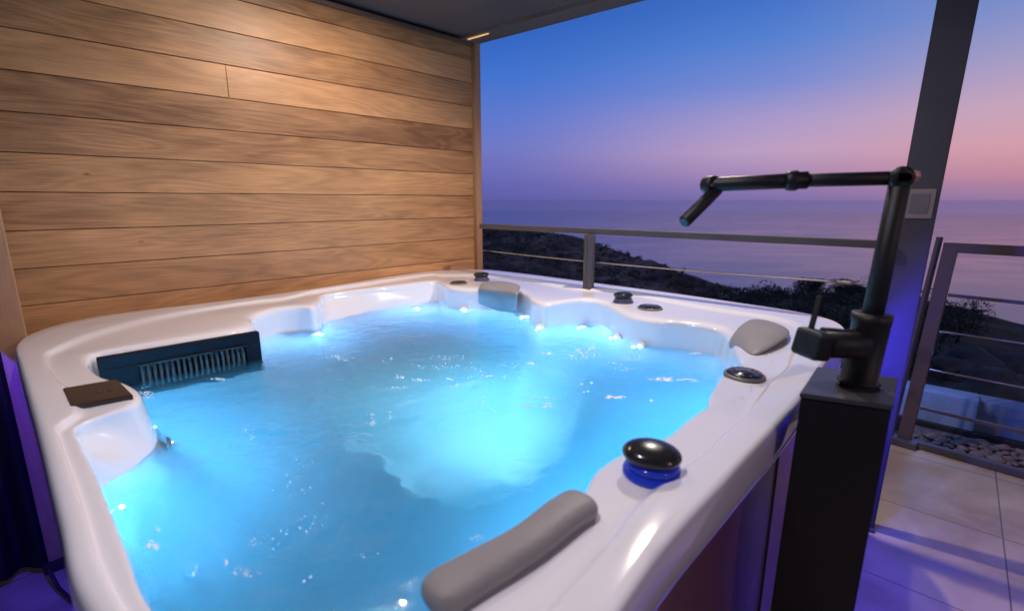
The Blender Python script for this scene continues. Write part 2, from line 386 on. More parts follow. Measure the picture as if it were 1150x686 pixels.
# cabinet under the rim
bm = bmesh.new()
cab = shift(RO, -.050)
bmc, rows = loft([(shift(cab, -.0), .805), (cab, .70), (cab, .40), (cab, .085), (shift(cab, -.02), .08), (shift(cab, -.02), .0)])
bm.free()
cabinet = obj('cabinet', bmc, M['cabinet'], tub, smooth=True)
# narrow dark panel gaps on the cabinet
for fr in (.80, .915, .975):
    k = int(K*fr) % K; th = 2*pi*k/K; r = cab[k]
    p = Vector((CX+r*cos(th), CY+r*sin(th), 0))
    bm = bmesh.new(); add_bar(bm, p+Vector((0, 0, .1)), p+Vector((0, 0, .79)), .008, .008)
    obj('panel_joint', bm, M['darkrubber'], tub)

# water body
def wavez(x, y):
    p = Vector((x*5, y*5, 0))
    h = .0030*noise.noise(p)+.0022*noise.noise(p*2.3+Vector((4, 1, 0)))+.0012*noise.noise(p*5.1)
    # current pushed up by the jets under the far corner and right of the middle
    for (qx, qy), s, a in (((-.05, 2.85), .30, .008), ((.55, 1.95), .28, .004), ((-.55, 1.15), .22, .005), ((-.05, 1.75), .35, .003), ((-.9, 1.75), .2, .004)):
        d2 = ((x-qx)**2+(y-qy)**2)/s**2
        if d2 < 6: h += a*exp(-d2)*(noise.noise(p*4+Vector((0, 0, 9)))+.6*noise.noise(p*9))
    return h
WZ = .780
RT = shift(RW, .004)
bm = bmesh.new(); rows = []
NR = 150
for i in range(NR+1):
    f = (1-(i/NR))**.8 if i < NR else 0
    if f <= 0: break
    rows.append([bm.verts.new((CX+RT[k]*f*cos(2*pi*k/K), CY+RT[k]*f*sin(2*pi*k/K), 0)) for k in range(K)])
for row in rows:
    for v in row: v.co.z = WZ+wavez(v.co.x, v.co.y)
cv = bm.verts.new((CX, CY, WZ))
for i in range(len(rows)-1):
    for k in range(K): bm.faces.new((rows[i][k], rows[i][(k+1) % K], rows[i+1][(k+1) % K], rows[i+1][k]))
for k in range(K): bm.faces.new((rows[-1][k], rows[-1][(k+1) % K], cv))
low = [bm.verts.new((v.co.x, v.co.y, .09)) for v in rows[0]]
for k in range(K): bm.faces.new((rows[0][k], rows[0][(k+1) % K], low[(k+1) % K], low[k]))
bm.faces.new(low)
def water_mat():
    m = bpy.data.materials.new('spa_water'); m.use_nodes = True
    nt = m.node_tree; L = nt.links; b = nt.nodes['Principled BSDF']
    b.inputs['Base Color'].default_value = (1, 1, 1, 1); b.inputs['Roughness'].default_value = .0; b.inputs['IOR'].default_value = 1.333; b.inputs['Transmission Weight'].default_value = 1
    tc = N(nt, 'ShaderNodeTexCoord')
    n = N(nt, 'ShaderNodeTexNoise'); n.inputs['Scale'].default_value = 26; n.inputs['Detail'].default_value = 4; n.inputs['Distortion'].default_value = 1.2; L.new(tc.outputs['Object'], n.inputs['Vector'])
    n3 = N(nt, 'ShaderNodeTexNoise'); n3.inputs['Scale'].default_value = 3.0; L.new(tc.outputs['Object'], n3.inputs['Vector'])
    h = math_node(nt, 'MULTIPLY', n.outputs['Fac'], math_node(nt, 'POWER', n3.outputs['Fac'], 2.0))
    bp = N(nt, 'ShaderNodeBump'); bp.inputs['Strength'].default_value = .8; bp.inputs['Distance'].default_value = .012; L.new(h, bp.inputs['Height']); L.new(bp.outputs[0], b.inputs['Normal'])
    pv = N(nt, 'ShaderNodeVolumePrincipled')
    pv.inputs['Color'].default_value = (.42, .84, .97, 1); pv.inputs['Density'].default_value = 3.0; pv.inputs['Anisotropy'].default_value = .3
    L.new(pv.outputs[0], nt.nodes['Material Output'].inputs['Volume'])
    return m
water = obj('water', bm, water_mat(), None, smooth=True, origin=(CX, CY, 0))
tag(water, 'bubbling blue lit water filling the white hot tub', None, kind='structure')

def on_shell(x, y, zlo=.46, zhi=.765):
    """where the line of sight through photo point x,y meets the submerged shell wall"""
    best = None
    prof = [(RW, .78), (mixr(RW, RS, .4), .75), (RS, .70), (shift(RS, -.02), .60), (shift(RS, -.05), .50), (shift(RS, -.09), .445)]
    for j in range(60):
        z = zlo+(zhi-zlo)*j/59
        zz = .78-(.78-z)*.72    # refraction lifts what lies below the surface
        p = P(x, y, zz); dx, dy = p.x-CX, p.y-CY; k = int(atan2(dy, dx)/(2*pi)*K) % K
        for (Ra, za), (Rb, zb) in zip(prof, prof[1:]):
            if zb <= z <= za:
                r = Ra[k]+(Rb[k]-Ra[k])*(za-z)/(za-zb); break
        e = abs(r-hypot(dx, dy))
        if best is None or e < best[0]: best = (e, k, r, z)
    e, k, r, z = best; th = 2*pi*k/K
    return Vector((CX+(r-.012)*cos(th), CY+(r-.012)*sin(th), z)), Vector((-cos(th), -sin(th), 0))
jets = [(519, 343, 1.5), (467, 352, .9), (588, 357, .8), (617, 363, 1.0), (655, 372, .45), (698, 379, .9), (737, 388, 1.3), (353, 379, 1.1), (184, 503, .38), (236, 655, .6), (598, 566, .62), (771, 447, 0), (300, 560, 0)]
for jx, jy, s in jets:
    if s == 0: continue
    p, nrm = on_shell(jx, jy)
    q = nrm.to_track_quat('Z', 'Y').to_matrix()
    bm = bmesh.new(); add_lathe(bm, p, [(.030, -.004), (.030, .001), (.024, .004), (.014, .002), (.009, .002)], 24, tilt=q)
    j = obj('jet', bm, M['greyplastic'] if s < .6 else M['acrylic'], tub, smooth=True)
    bm = bmesh.new(); ico(bm, p+nrm*.008, .0090*math.sqrt(s)*min(1, max(.45, p.y/2.4)), 2)
    obj('jet_lamp', bm, M['jet'], j, smooth=True)
    if s > .4 and p.y > 1.1:
        ld = bpy.data.lights.new('jet_glow', 'POINT'); ld.energy = 5.0*s; ld.color = (.22, .52, 1.0); ld.shadow_soft_size = .004
        lo = bpy.data.objects.new('jet_glow', ld); lo.location = p+nrm*.035; col.objects.link(lo)

# floodlight in the footwell: low on the near right wall, aimed across the well
th = radians(-58); k = int(th/(2*pi)*K) % K
r = RF[k]-.05
p = Vector((CX+r*cos(th), CY+r*sin(th), .28)); nrm = Vector((-cos(th), -sin(th), 0))
q = nrm.to_track_quat('Z', 'Y').to_matrix()
bm = bmesh.new(); add_lathe(bm, p, [(.035, -.01), (.035, .006), (.028, .010), (.0, .012)], 32, tilt=q)
obj('floodlight', bm, M['mainlamp'], tub, smooth=True)
ld = bpy.data.lights.new('flood_beam', 'SPOT'); ld.energy = 150; ld.color = (.46, .82, 1.0); ld.spot_size = radians(150); ld.spot_blend = .6; ld.shadow_soft_size = .06
lo = bpy.data.objects.new('flood_beam', ld); lo.location = p+nrm*.06; lo.rotation_euler = (nrm+Vector((0, 0, .15))).to_track_quat('-Z', 'Y').to_euler(); col.objects.link(lo)
for thd, e in ((-25, 7), (-50, 5), (-72, 4), (-128, 6), (-150, 8)):
    th = radians(thd); k = int(th/(2*pi)*K) % K; r = RW[k]-.024
    ld = bpy.data.lights.new('underwater_fill', 'POINT'); ld.energy = e*2.2; ld.color = (.12, .56, 1.0); ld.shadow_soft_size = .003  # fill lamps added out of sight below the near rim to brighten the water
    lo = bpy.data.objects.new('underwater_fill', ld); lo.location = (CX+r*cos(th), CY+r*sin(th), .735); col.objects.link(lo)

# filter housing on the left of the wall side
a, b_ = P(108, 402, .885), P(290, 371.5, .885)
ux = (b_-a); ux.z = 0; Lf = ux.length; ux.normalize(); uy = Vector((-ux.y, ux.x, 0))     # uy points to the wall
if uy.y < 0: uy = -uy
inn = -uy
filt_o = a+inn*.012; ztop, zbot = .884, .66
R3 = Matrix((ux, uy, Vector((0, 0, 1)))).transposed()
def fbox(bm, u0, u1, d0, d1, z0, z1, bev=0):
    c = filt_o+ux*(u0+u1)/2+uy*(d0+d1)/2; add_box(bm, (c.x, c.y, (z0+z1)/2), (u1-u0, d1-d0, z1-z0), R3, bev)
bm = bmesh.new()
fbox(bm, 0, Lf, 0, .03, .846, ztop, .003); fbox(bm, 0, .095, 0, .03, zbot, .8465, .002); fbox(bm, Lf-.050, Lf, 0, .03, zbot, .8465, .002); fbox(bm, 0, Lf, 0, .05, zbot-.02, .70, .002)
filt = obj('filter_housing', bm, M['bluefilter'], tub)
bm = bmesh.new(); fbox(bm, .09, Lf-.045, .031, .04, zbot, .860); obj('filter_back', bm, M['blackgloss'], filt)
bm = bmesh.new()
for i in range(19):
    u = .105+(Lf-.165)*i/18
    c0 = filt_o+ux*u+uy*.012
    add_tube(bm, [(c0.x, c0.y, .836), (c0.x-uy.x*.008, c0.y-uy.y*.008, .81), (c0.x, c0.y, .72)], [.0035, .0045, .004], 8)
obj('grille', bm, mat('comb_plastic', (.07, .075, .09), rough=.2), filt)
bm = bmesh.new(); fbox(bm, .092, Lf-.045, -.010, .004, .838, .8455, .002)
obj('grille_lip', bm, M['blackgloss'], filt)

# control panel on the left bulge
pc = [P(71, 440, .893), P(132, 429.5, .893), P(150, 447.5, .893), P(80, 460, .893)]
bm = bmesh.new(); vt = [bm.verts.new((p.x, p.y, .9035)) for p in pc]; vb = [bm.verts.new((p.x, p.y, .889)) for p in pc]
bm.faces.new(vt); bm.faces.new(vb[::-1])
for i in range(4): bm.faces.new((vt[i], vt[(i+1) % 4], vb[(i+1) % 4], vb[i]))
bmesh.ops.bevel(bm, geom=list(bm.edges), offset=.002, segments=2, affect='EDGES')
cpnl = obj('control_panel', bm, M['panel'], tub, label='dark rectangular control panel on the left rim')
bm = bmesh.new()
cen = sum(pc, Vector())/4; u = (pc[1]-pc[0]).normalized(); v_ = (pc[0]-pc[3]).normalized()
for i, (du, dv) in enumerate(((.006, .003), (.028, .004), (.006, -.010), (.026, -.012))):
    q = cen+u*du+v_*dv; add_lathe(bm, (q.x, q.y, .9035), [(.007, 0), (.007, .0006), (.0055, .001), (0, .001)], 16)
obj('button', bm, mat('panel_button', (.045, .036, .03), rough=.3), cpnl)

# discs and diverter knobs on the rim
def rim_disc(x, y, r, z=.893):
    p = P(x, y, z+.006)
    bm = bmesh.new(); add_lathe(bm, (p.x, p.y, z), [(r+.003, -.004), (r+.003, .003), (r, .006), (r*.9, .007)], 36)
    d = obj('air_control', bm, M['greyplastic'], tub, smooth=True)
    bm = bmesh.new(); add_lathe(bm, (p.x, p.y, z), [(r*.93, .003), (r*.93, .0085), (r*.86, .0105), (r*.5, .0098), (r*.46, .0115), (r*.2, .0125), (0, .0125)], 36)
    obj('dial', bm, M['blackgloss'], d, smooth=True)
    bm = bmesh.new()
    for an in range(0, 360, 30):
        A = radians(an); c1 = Vector((p.x+r*.56*cos(A), p.y+r*.56*sin(A), z+.0104)); c2 = Vector((p.x+r*.8*cos(A), p.y+r*.8*sin(A), z+.0104)); add_bar(bm, c1, c2, .0016, .001)
    obj('dial_mark', bm, M['greyplastic'], d)
rim_disc(515, 317, .048); rim_disc(730, 344.5, .052); rim_disc(836, 419, .050)
def knob(x, y, s, rot=0.0, lean=.1, mt='bluetrans'):
    p = P(x, y, .893)
    T = Matrix.Rotation(lean, 3, 'X')
    bm = bmesh.new(); add_lathe(bm, (p.x, p.y, .888), [(.043*s, 0), (.047*s, .004*s), (.047*s, .010*s), (.041*s, .015*s), (.038*s, .017*s), (.043*s, .021*s), (.036*s, .026*s), (.0, .027*s)], 40)
    d = obj('diverter_base', bm, M[mt], tub, smooth=True)
    bm = bmesh.new(); prof = []
    for i in range(17):
        a = -pi/2+pi*i/16; prof.append((.047*s*max(0, cos(a))**.75, (.0135*s*sin(a)) if a < 0 else (.0155*s*sin(a))))
    add_lathe(bm, (p.x-.002*s, p.y, .888+.0375*s), prof, 44, sx=1.0, sy=.80, rot=rot, tilt=T)
    obj('diverter_cap', bm, M['blackgloss'], d, smooth=True)
knob(732, 530, 1.08, radians(-15), .12)
M['clearbase'] = mat('smoky_clear_plastic', (.13, .13, .24), rough=.1, trans=.4)
knob(700, 339, 1.0, .3, .05, 'clearbase'); knob(541, 314.5, 1.0, .2, .05, 'clearbase')

# pillows
def pillow(pts, w, h, ends=.6, label=None, flare=0, up=None):
    """cushion swept along pts (world), w wide, h thick, rounded ends"""
    pts = [Vector(p) for p in pts]
    cr = []
    for i in range(len(pts)-1):
        p0, p1, p2, p3 = pts[max(i-1, 0)], pts[i], pts[i+1], pts[min(i+2, len(pts)-1)]
        for k in range(12):
            t = k/12; cr.append(.5*((2*p1)+(-p0+p2)*t+(2*p0-5*p1+4*p2-p3)*t*t+(-p0+3*p1-3*p2+p3)*t**3))
    cr.append(pts[-1]); n = len(cr); bm = bmesh.new(); rings = []; seg = 28
    for i, p in enumerate(cr):
        t = i/(n-1); e = min(t, 1-t)/ends*2 if ends else 1
        s = math.sqrt(max(0.0, 1-(1-min(1, e))**2)) if e < 1 else 1
        s = max(s, .02)
        d = (cr[min(i+1, n-1)]-cr[max(i-1, 0)]).normalized(); x = d.cross(Vector(up or (0, 0, 1))).normalized(); y = x.cross(d)
        ww = w*(1+flare*(1-min(1, 2.2*min(t, 1-t)))*1.0)
        ring = []
        for k in range(seg):
            a = 2*pi*k/seg; ca, sa = cos(a), sin(a)
            ring.append(bm.verts.new(p+x*ww/2*s*math.copysign(abs(ca)**.8, ca)+y*h/2*(s**.7)*math.copysign(abs(sa)**.8, sa)))
        rings.append(ring)
    for i in range(n-1):
        for k in range(seg): bm.faces.new((rings[i][k], rings[i][(k+1) % seg], rings[i+1][(k+1) % seg], rings[i+1][k]))
    bm.faces.new(rings[0][::-1]); bm.faces.new(rings[-1])
    return obj('head_pillow', bm, M['foam'], tub, smooth=True, label=label)
pillow([P(478, 676, .90), P(530, 645, .903), P(590, 610, .905), P(636, 575, .905), P(660, 563, .90)], .058, .036, .30, 'long grey head pillow nearest the viewer', flare=.18)
# slabs draped over the rim edge for the two far pillows
def slab(corners_top, corners_front, thick, label):
    """rows of points (left->right): back edge, crest, front lip, waterline; thickened and smoothed"""
    rows = corners_top+corners_front
    bm = bmesh.new(); V = [[bm.verts.new(p) for p in r] for r in rows]
    for i in range(len(V)-1):
        for k in range(len(V[0])-1): bm.faces.new((V[i][k], V[i][k+1], V[i+1][k+1], V[i+1][k]))
    bmesh.ops.recalc_face_normals(bm, faces=bm.faces)
    if sum((f.normal.z for f in bm.faces)) < 0: bmesh.ops.reverse_faces(bm, faces=bm.faces)
    bmesh.ops.solidify(bm, geom=list(bm.faces), thickness=thick)
    o = obj('head_pillow', bm, M['foam'], tub, smooth=True, label=label)
    md = o.modifiers.new('round', 'SUBSURF'); md.levels = md.render_levels = 3
    return o
slab([[P(541, 319, .903), P(563, 318, .908), P(585, 323, .903)], [P(539, 321, .915), P(563, 320, .920), P(586, 325, .915)]],
     [[P(538, 326, .905), P(562, 326, .910), P(584, 331, .905)], [P(537, 337, .83), P(560, 338, .84), P(582, 344, .83)], [P(537, 345, .77), P(560, 348, .77), P(581, 352, .77)]], -.02, 'grey head pillow at the far corner by the wall')
slab([[P(842, 361, .888), P(866, 364, .890), P(887, 374, .888)], [P(838, 364, .908), P(862, 368, .912), P(888, 380, .906)]],
     [[P(830, 369, .900), P(848, 378, .904), P(872, 391, .898)], [P(822, 384, .868), P(836, 392, .885), P(858, 399, .893)], [P(821, 391, .835), P(830, 397, .86), P(844, 404, .882)]], -.02, 'grey head pillow in the right hand corner')

# floating foam
bmf = bmesh.new()
clusters = [(690, 446, 10, 2.5, 110), (745, 426, 12, 3, 120), (600, 455, 26, 5, 40), (470, 430, 40, 8, 40), (420, 470, 20, 20, 24), (772, 427, 18, 1.2, 50), (734, 450, 8, 3, 20), (660, 440, 5, 2, 16), (545, 424, 12, 2, 20), (568, 424, 4, 2, 14), (506, 426, 10, 1.5, 14), (588, 405, 10, 4, 20), (176, 612, 12, 4, 26), (256, 630, 6, 6, 16), (346, 652, 6, 4, 12), (620, 398, 10, 4, 24), (626, 355, 40, 14, 8), (690, 446, 12, 3, 18), (745, 426, 14, 5, 24), (770, 426, 18, 2, 14), (658, 396, 26, 12, 50), (590, 445, 60, 5, 18), (235, 640, 60, 24, 14), (175, 610, 16, 12, 34), (660, 430, 8, 3, 12), (540, 340, 26, 8, 30), (420, 400, 70, 20, 22), (165, 440, 30, 8, 26), (240, 424, 40, 6, 14), (700, 400, 60, 12, 40), (500, 400, 120, 20, 30), (300, 560, 120, 60, 28), (260, 480, 60, 40, 12), (790, 400, 30, 8, 16), (560, 470, 80, 40, 14), (470, 620, 80, 30, 10)]
for cx_, cy_, sx_, sy_, n_ in clusters:
    cl = [(random.gauss(0, .45), random.gauss(0, .45)) for _ in range(max(2, n_//7))]
    for _ in range(n_*2):
        q = random.choice(cl); x, y = cx_+sx_*(q[0]+random.gauss(0, .10)), cy_+sy_*(q[1]+random.gauss(0, .10))
        p = P(x, y, WZ); k = int(atan2(p.y-CY, p.x-CX)/(2*pi)*K) % K
        if hypot(p.x-CX, p.y-CY) > RW[k]-.012: continue
        rr_ = random.uniform(.0010, .0030)*(.32+.85*p.y/1.6)
        ico(bmf, (p.x, p.y, WZ+wavez(p.x, p.y)+rr_*.1), rr_, 1, (1, 1, .55))
foam = obj('bubbles', bmf, mat('foam_bubbles', (.88, .93, .97), rough=.35), None, smooth=True)
tag(foam, 'small white bubbles floating on the tub water', None, kind='stuff')

bmd = bmesh.new()
for _ in range(520):
    x, y = random.choice([(700, 600), (760, 520), (850, 420), (640, 640), (800, 350), (560, 320), (420, 335), (230, 370), (120, 470), (60, 440), (110, 600), (690, 340), (900, 400)])
    p = P(random.gauss(x, 45), random.gauss(y, 26), .893); k = int(atan2(p.y-CY, p.x-CX)/(2*pi)*K) % K; rr_ = hypot(p.x-CX, p.y-CY)
    f = (rr_-RO[k]+.013)/(RI[k]-RO[k]+.013)
    if not (.44 < f < .84) or p.y < 1.0: continue
    d_ = random.uniform(.0010, .0028)
    ico(bmd, (p.x, p.y, .8902), d_, 2, (1, random.uniform(.7, 1.2), .55))
drops = obj('water_drops', bmd, mat('water_drop', (.95, .97, 1), rough=.02, trans=1, ior=1.33), None, smooth=True)
tag(drops, 'tiny water drops splashed on the tub rim', None, kind='stuff')
# ------------------------------------------------------------------ wooden wall
wd = Vector((-.711, -.703, 0)).normalized()           # from the far end towards the left
wn_ = Vector((.703, -.711, 0))                         # towards the tub
WE = Dp(532, 225, 3.52); WE.z = 0                     # far end of the boards
wang = atan2(wd.y, wd.x)
wall = thing('wooden_wall', 'wall of horizontal cedar boards with dark joints behind the hot tub', 'wall', (WE.x, WE.y, 0), wang)
LW = 4.2
ZT = 2.37; z = Dp(532, 290, 3.52).z % BOARD
z0 = z-BOARD
bm = bmesh.new()
i = 0
# outward side: local +y or -y ?
sgn = 1 if (Matrix.Rotation(wang, 3, 'Z') @ Vector((0, 1, 0))).dot(wn_) > 0 else -1
zz = z0
while zz < ZT:
    t, b2 = min(ZT, zz+BOARD-.003), max(0, zz)
    if t-b2 > .01:
        # butt joints here and there
        cut = [0, LW]
        if i == 13: cut = [0, 1.50, LW]
        for a_, c_ in zip(cut, cut[1:]):
            add_box(bm, ((a_+c_)/2, -sgn*.012+sgn*random.uniform(-.0008, .0008), (t+b2)/2), (c_-a_-.0015, .024, t-b2), None, .002)
    zz += BOARD; i += 1
clad = obj('cladding', bm, M['wood'], wall, world=False)
clad.location.z = 0
# material floor() must match the boards: move the origin of the pattern to z0
me = clad.data
for v in me.vertices: v.co.z -= z0
clad.location.z = z0
bm = bmesh.new(); add_box(bm, (LW/2+.01, -sgn*.045, ZT/2+.01), (LW, .038, ZT+.02)); obj('backing', bm, M['darkrubber'], wall, world=False)
bm = bmesh.new(); add_box(bm, (-.026, -sgn*.022, ZT/2), (.048, .11, ZT), None, .003); obj('corner_trim', bm, M['woodtrim'], wall, world=False)
bm = bmesh.new(); add_box(bm, (LW/2-.05, sgn*.012, ZT-.012), (LW, .022, .022), None, .002); obj('top_trim', bm, mat('dark_brown_trim', (.14, .085, .06), rough=.5), wall, world=False)
# batten standing near the tub's left corner
sb = P(70, 633, 0)
bt = thing('timber_post', 'narrow pale timber post standing at the left corner of the tub', 'post', (sb.x, sb.y, 0), wang)
bm = bmesh.new(); add_box(bm, (0, 0, 1.2+.02), (.075, .05, 2.36), None, .003); obj('post', bm, M['woodtrim'], bt, world=False)
bm = bmesh.new(); add_box(bm, (0, 0, .02), (.10, .075, .04), None, .003); obj('foot', bm, M['darkrubber'], bt, world=False)

# ------------------------------------------------------------------ roof
roof = thing('roof', 'dark flat roof soffit with beam over the hot tub', 'roof', (WE.x, WE.y, ZT))
c0 = Vector((WE.x+.03, WE.y+.03, 0)); r1 = P(728, 0, ZT); ed = (Vector((r1.x, r1.y, 0))-c0).normalized()
nb = Vector((-ed.y, ed.x, 0));  nb = nb if nb.y < 0 else -nb    # towards the camera
endp = c0+ed*5.0
bk = wd*4.4
def quadslab(bm, pts, z0_, z1_):
    vb = [bm.verts.new((p.x, p.y, z0_)) for p in pts]; vt = [bm.verts.new((p.x, p.y, z1_)) for p in pts]
    bm.faces.new(vb); bm.faces.new(vt)
    for i in range(len(pts)): bm.faces.new((vb[i], vb[(i+1) % len(pts)], vt[(i+1) % len(pts)], vt[i]))
bm = bmesh.new()
s0 = c0+nb*.15
quadslab(bm, [c0-ed*.20+nb*.151, endp+nb*.151, endp+bk, c0-ed*.20-wn_*.25+bk], ZT+.022, ZT+.10)
obj('ceiling_panel', bm, M['ceiling'], roof)
bm = bmesh.new(); quadslab(bm, [c0-ed*.06, endp, endp+nb*.15, c0-ed*.06+nb*.15], ZT, ZT+.16)
obj('beam', bm, mat('fascia_metal', (.19, .155, .15), rough=.35), roof)
bm = bmesh.new(); q0 = s0+ed*.10+nb*.03+Vector((0, 0, ZT+.016))
add_bar(bm, s0+nb*.5+ed*.34+Vector((0, 0, ZT+.019)), s0+nb*2.6+ed*.34+Vector((0, 0, ZT+.019))+wd*1.2, .006, .006)
obj('panel_seam', bm, M['rail'], roof)
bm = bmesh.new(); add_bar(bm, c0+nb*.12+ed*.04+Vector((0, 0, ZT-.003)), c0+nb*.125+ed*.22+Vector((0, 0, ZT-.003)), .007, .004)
obj('gold_reflection', bm, M['goldreflection'], roof)  # glowing bar stands in for the golden reflection along the beam

# ------------------------------------------------------------------ terrace floor
ta = atan2(-.67, .742)
fo = P(1119, 537, 0)
bm = bmesh.new()
vs = [bm.verts.new(v) for v in ((-6.4, -6.7, 0), (3.1, -6.7, 0), (3.1, .13, 0), (-6.4, .13, 0))]
bm.faces.new(vs)
r_ = bmesh.ops.extrude_face_region(bm, geom=list(bm.faces)); bmesh.ops.translate(bm, verts=[v for v in r_['geom'] if isinstance(v, bmesh.types.BMVert)], vec=(0, 0, -.15))
floor = obj('terrace_floor', bm, M['tiles'], None); floor.location = (fo.x, fo.y, 0); floor.rotation_euler = (0, 0, ta)
structure(floor, 'beige stone tiles of the terrace')
FU = Vector((cos(ta), sin(ta), 0)); FV = Vector((-sin(ta), cos(ta), 0))

# ------------------------------------------------------------------ balcony railing
RH = 1.20
ra = P(541, 254, RH); rb = P(984, 274, RH)
rl_ = thing('balcony_railing', 'brown metal balcony railing with steel cable between wall and grey post', 'railing', (ra.x, ra.y, 0))
bm = bmesh.new(); add_bar(bm, ra, rb+(rb-ra).normalized()*.06, .05, .03, .003); obj('top_rail', bm, M['rail'], rl_)
rp = P(661, 260, RH); rdir = (rb-ra).normalized(); rnx = Vector((-rdir.y, rdir.x, 0))
bm = bmesh.new()
add_box(bm, (rp.x, rp.y, RH/2-.008), (.022, .05, RH-.014), atan2(rdir.y, rdir.x), .002)
obj('rail_post', bm, M['rail'], rl_)
bm = bmesh.new(); q = rp+rdir*.021; add_box(bm, (q.x, q.y, RH/2-.010), (.020, .046, RH-.018), atan2(rdir.y, rdir.x), .002); obj('rail_post', bm, M['steel'], rl_)  # greyer second bar stands for the shaded side of the same post
zc_ = Dp(541, 281, ra.y).z
bm = bmesh.new(); ca, cb = Vector((ra.x, ra.y, zc_)), Vector((rb.x, rb.y, zc_))
pts = [ca.lerp(cb, t/20)+Vector((0, 0, -.012*sin(pi*t/20))) for t in range(21)]
add_tube(bm, pts, .0042, 8); obj('cable', bm, M['cable'], rl_)
for zz_ in (.62, .36, .12):
    bm = bmesh.new(); add_tube(bm, [Vector((ra.x, ra.y, zz_)), Vector((rb.x, rb.y, zz_))], .004, 8); obj('cable', bm, M['cable'], rl_)
# turnbuckle and loose wire ends
tb = ca.lerp(cb, .955)
bm = bmesh.new(); add_tube(bm, [tb-rdir*.05, tb-rdir*.03, tb+rdir*.03, tb+rdir*.05], [.004, .009, .009, .004], 10)
for s in range(5):
    pr = [tb+Vector((random.uniform(-.05, .05), random.uniform(-.02, .02), random.uniform(-.02, .015))) for _ in range(4)]
    add_tube(bm, pr, .0018, 6)
obj('turnbuckle', bm, M['cable'], rl_)

# ------------------------------------------------------------------ grey steel post with switch
pb = P(986, 588, 0)
pdir = Vector((.72, -.69, 0))
pt = Dp(1079, 2, 2.06); pm = Vector((1.632, 2.005, 0))
post = thing('steel_post', 'tall dark grey steel roof post with a switch plate', 'post', (1.60, 2.0, 0))
def quad_prism(bm, bot, top):
    vb = [bm.verts.new(p) for p in bot]; vt = [bm.verts.new(p) for p in top]
    bm.faces.new(vb[::-1]); bm.faces.new(vt)
    for i in range(4): bm.faces.new((vb[i], vb[(i+1) % 4], vt[(i+1) % 4], vt[i]))
pc0 = P(981, 596, 0)                                     # near right corner of the base
pa = Vector((-.80, .60, 0)).normalized()                 # front face runs to the left
wP = .112; dP = .05
def foot(c, lean=Vector((0, 0, 0))): return [c+lean, c+pa*wP+lean, c+pa*wP+Vector((.6, .8, 0))*dP+lean, c+Vector((.6, .8, 0))*dP+lean]
top_c = Dp(1100, 0, pc0.y); lean = Vector((top_c.x-pc0.x, 0, 0))*((ZT+.02)/top_c.z)
bm = bmesh.new(); quad_prism(bm, foot(pc0), [p+lean+Vector((0, 0, ZT)) for p in foot(pc0)])
bmesh.ops.bevel(bm, geom=list(bm.edges), offset=.003, segments=2, affect='EDGES')
obj('shaft', bm, M['steel'], post)
def on_post(u, z, out=0):   # u across the front face 0..1
    return pc0+pa*wP*u+lean*(z/ZT)+Vector((0, 0, z))-Vector((.6, .8, 0))*out
sz = Dp(1036, 229, on_post(.5, 1.3).y).z
bm = bmesh.new()
fr_n = Vector((-.6, -.8, 0)); LZ = (lean/ZT+Vector((0, 0, 1))).normalized()
def postbox(bm, u0, u1, z0_, z1_, d0, d1, bev=.0015):
    pts = []
    for d in (d0, d1):
        for u, z in ((u0, z0_), (u1, z0_), (u1, z1_), (u0, z1_)): pts.append(bm.verts.new(on_post(u, z, d)))
    a = pts; F = [bm.faces.new((a[0], a[1], a[2], a[3])), bm.faces.new((a[7], a[6], a[5], a[4]))]
    for i in range(4): F.append(bm.faces.new((a[i], a[(i+1) % 4], a[4+(i+1) % 4], a[4+i])))
    if bev: bmesh.ops.bevel(bm, geom=list({e for f in F for e in f.edges}), offset=bev, segments=2, affect='EDGES')
postbox(bm, .12, .92, sz-.053, sz+.053, .0005, .010)
sw = obj('switch_plate', bm, M['switch'], post)
bm = bmesh.new(); postbox(bm, .24, .74, sz-.036, sz+.036, .0105, .014); obj('rocker', bm, mat('rocker_plastic', (.20, .19, .20), rough=.3), sw)
bm = bmesh.new(); postbox(bm, -.02, 1.02, .0, .012, -.06, .02, .001); obj('base_plate', bm, M['steel'], post)

# ------------------------------------------------------------------ gate
g0 = P(1014, 498, 0); g1 = P(1150, 537, 0); gd = (g1-g0).normalized(); 
gz1, gdx = 1.13, Dp(1068, 278, g0.y)
gate = thing('metal_gate', 'brown grey metal gate with thin horizontal bars, right of the steel post', 'gate', (g0.x, g0.y, 0))
glean = Vector((gdx.x-g0.x, 0, 0))/gdx.z
def G(s, z): return g0+gd*s+glean*z+Vector((0, 0, z))
bm = bmesh.new(); GH = gdx.z
add_bar(bm, G(0, .04), G(0, GH), .035, .062, .003, up=tuple(gd)); st1 = obj('gate_stile', bm, M['rail'], gate)
bm = bmesh.new(); add_bar(bm, G(1.25, .04), G(1.25, GH), .035, .085, .003, up=tuple(gd)); obj('gate_stile', bm, M['rail'], gate)
bm = bmesh.new(); add_bar(bm, G(-.031, GH), G(1.29, GH), .035, .05, .003); obj('gate_rail', bm, M['rail'], gate)
bm = bmesh.new(); add_bar(bm, G(.042, .022), G(1.21, .022), .034, .038, .003); obj('gate_rail', bm, M['steel'], gate)
for py_, mt_, rr_ in ((331, 'steel', .011), (371.5, 'cable', .005), (414.5, 'cable', .005), (457, 'steel', .011)):
    # height of each bar where it leaves the stile
    zb = Dp(1060, py_, g0.y-.02).z
    bm = bmesh.new(); add_bar(bm, G(.035, zb), G(1.22, zb), rr_*1.2, rr_*1.6, .001); obj('gate_bar', bm, M[mt_], gate)
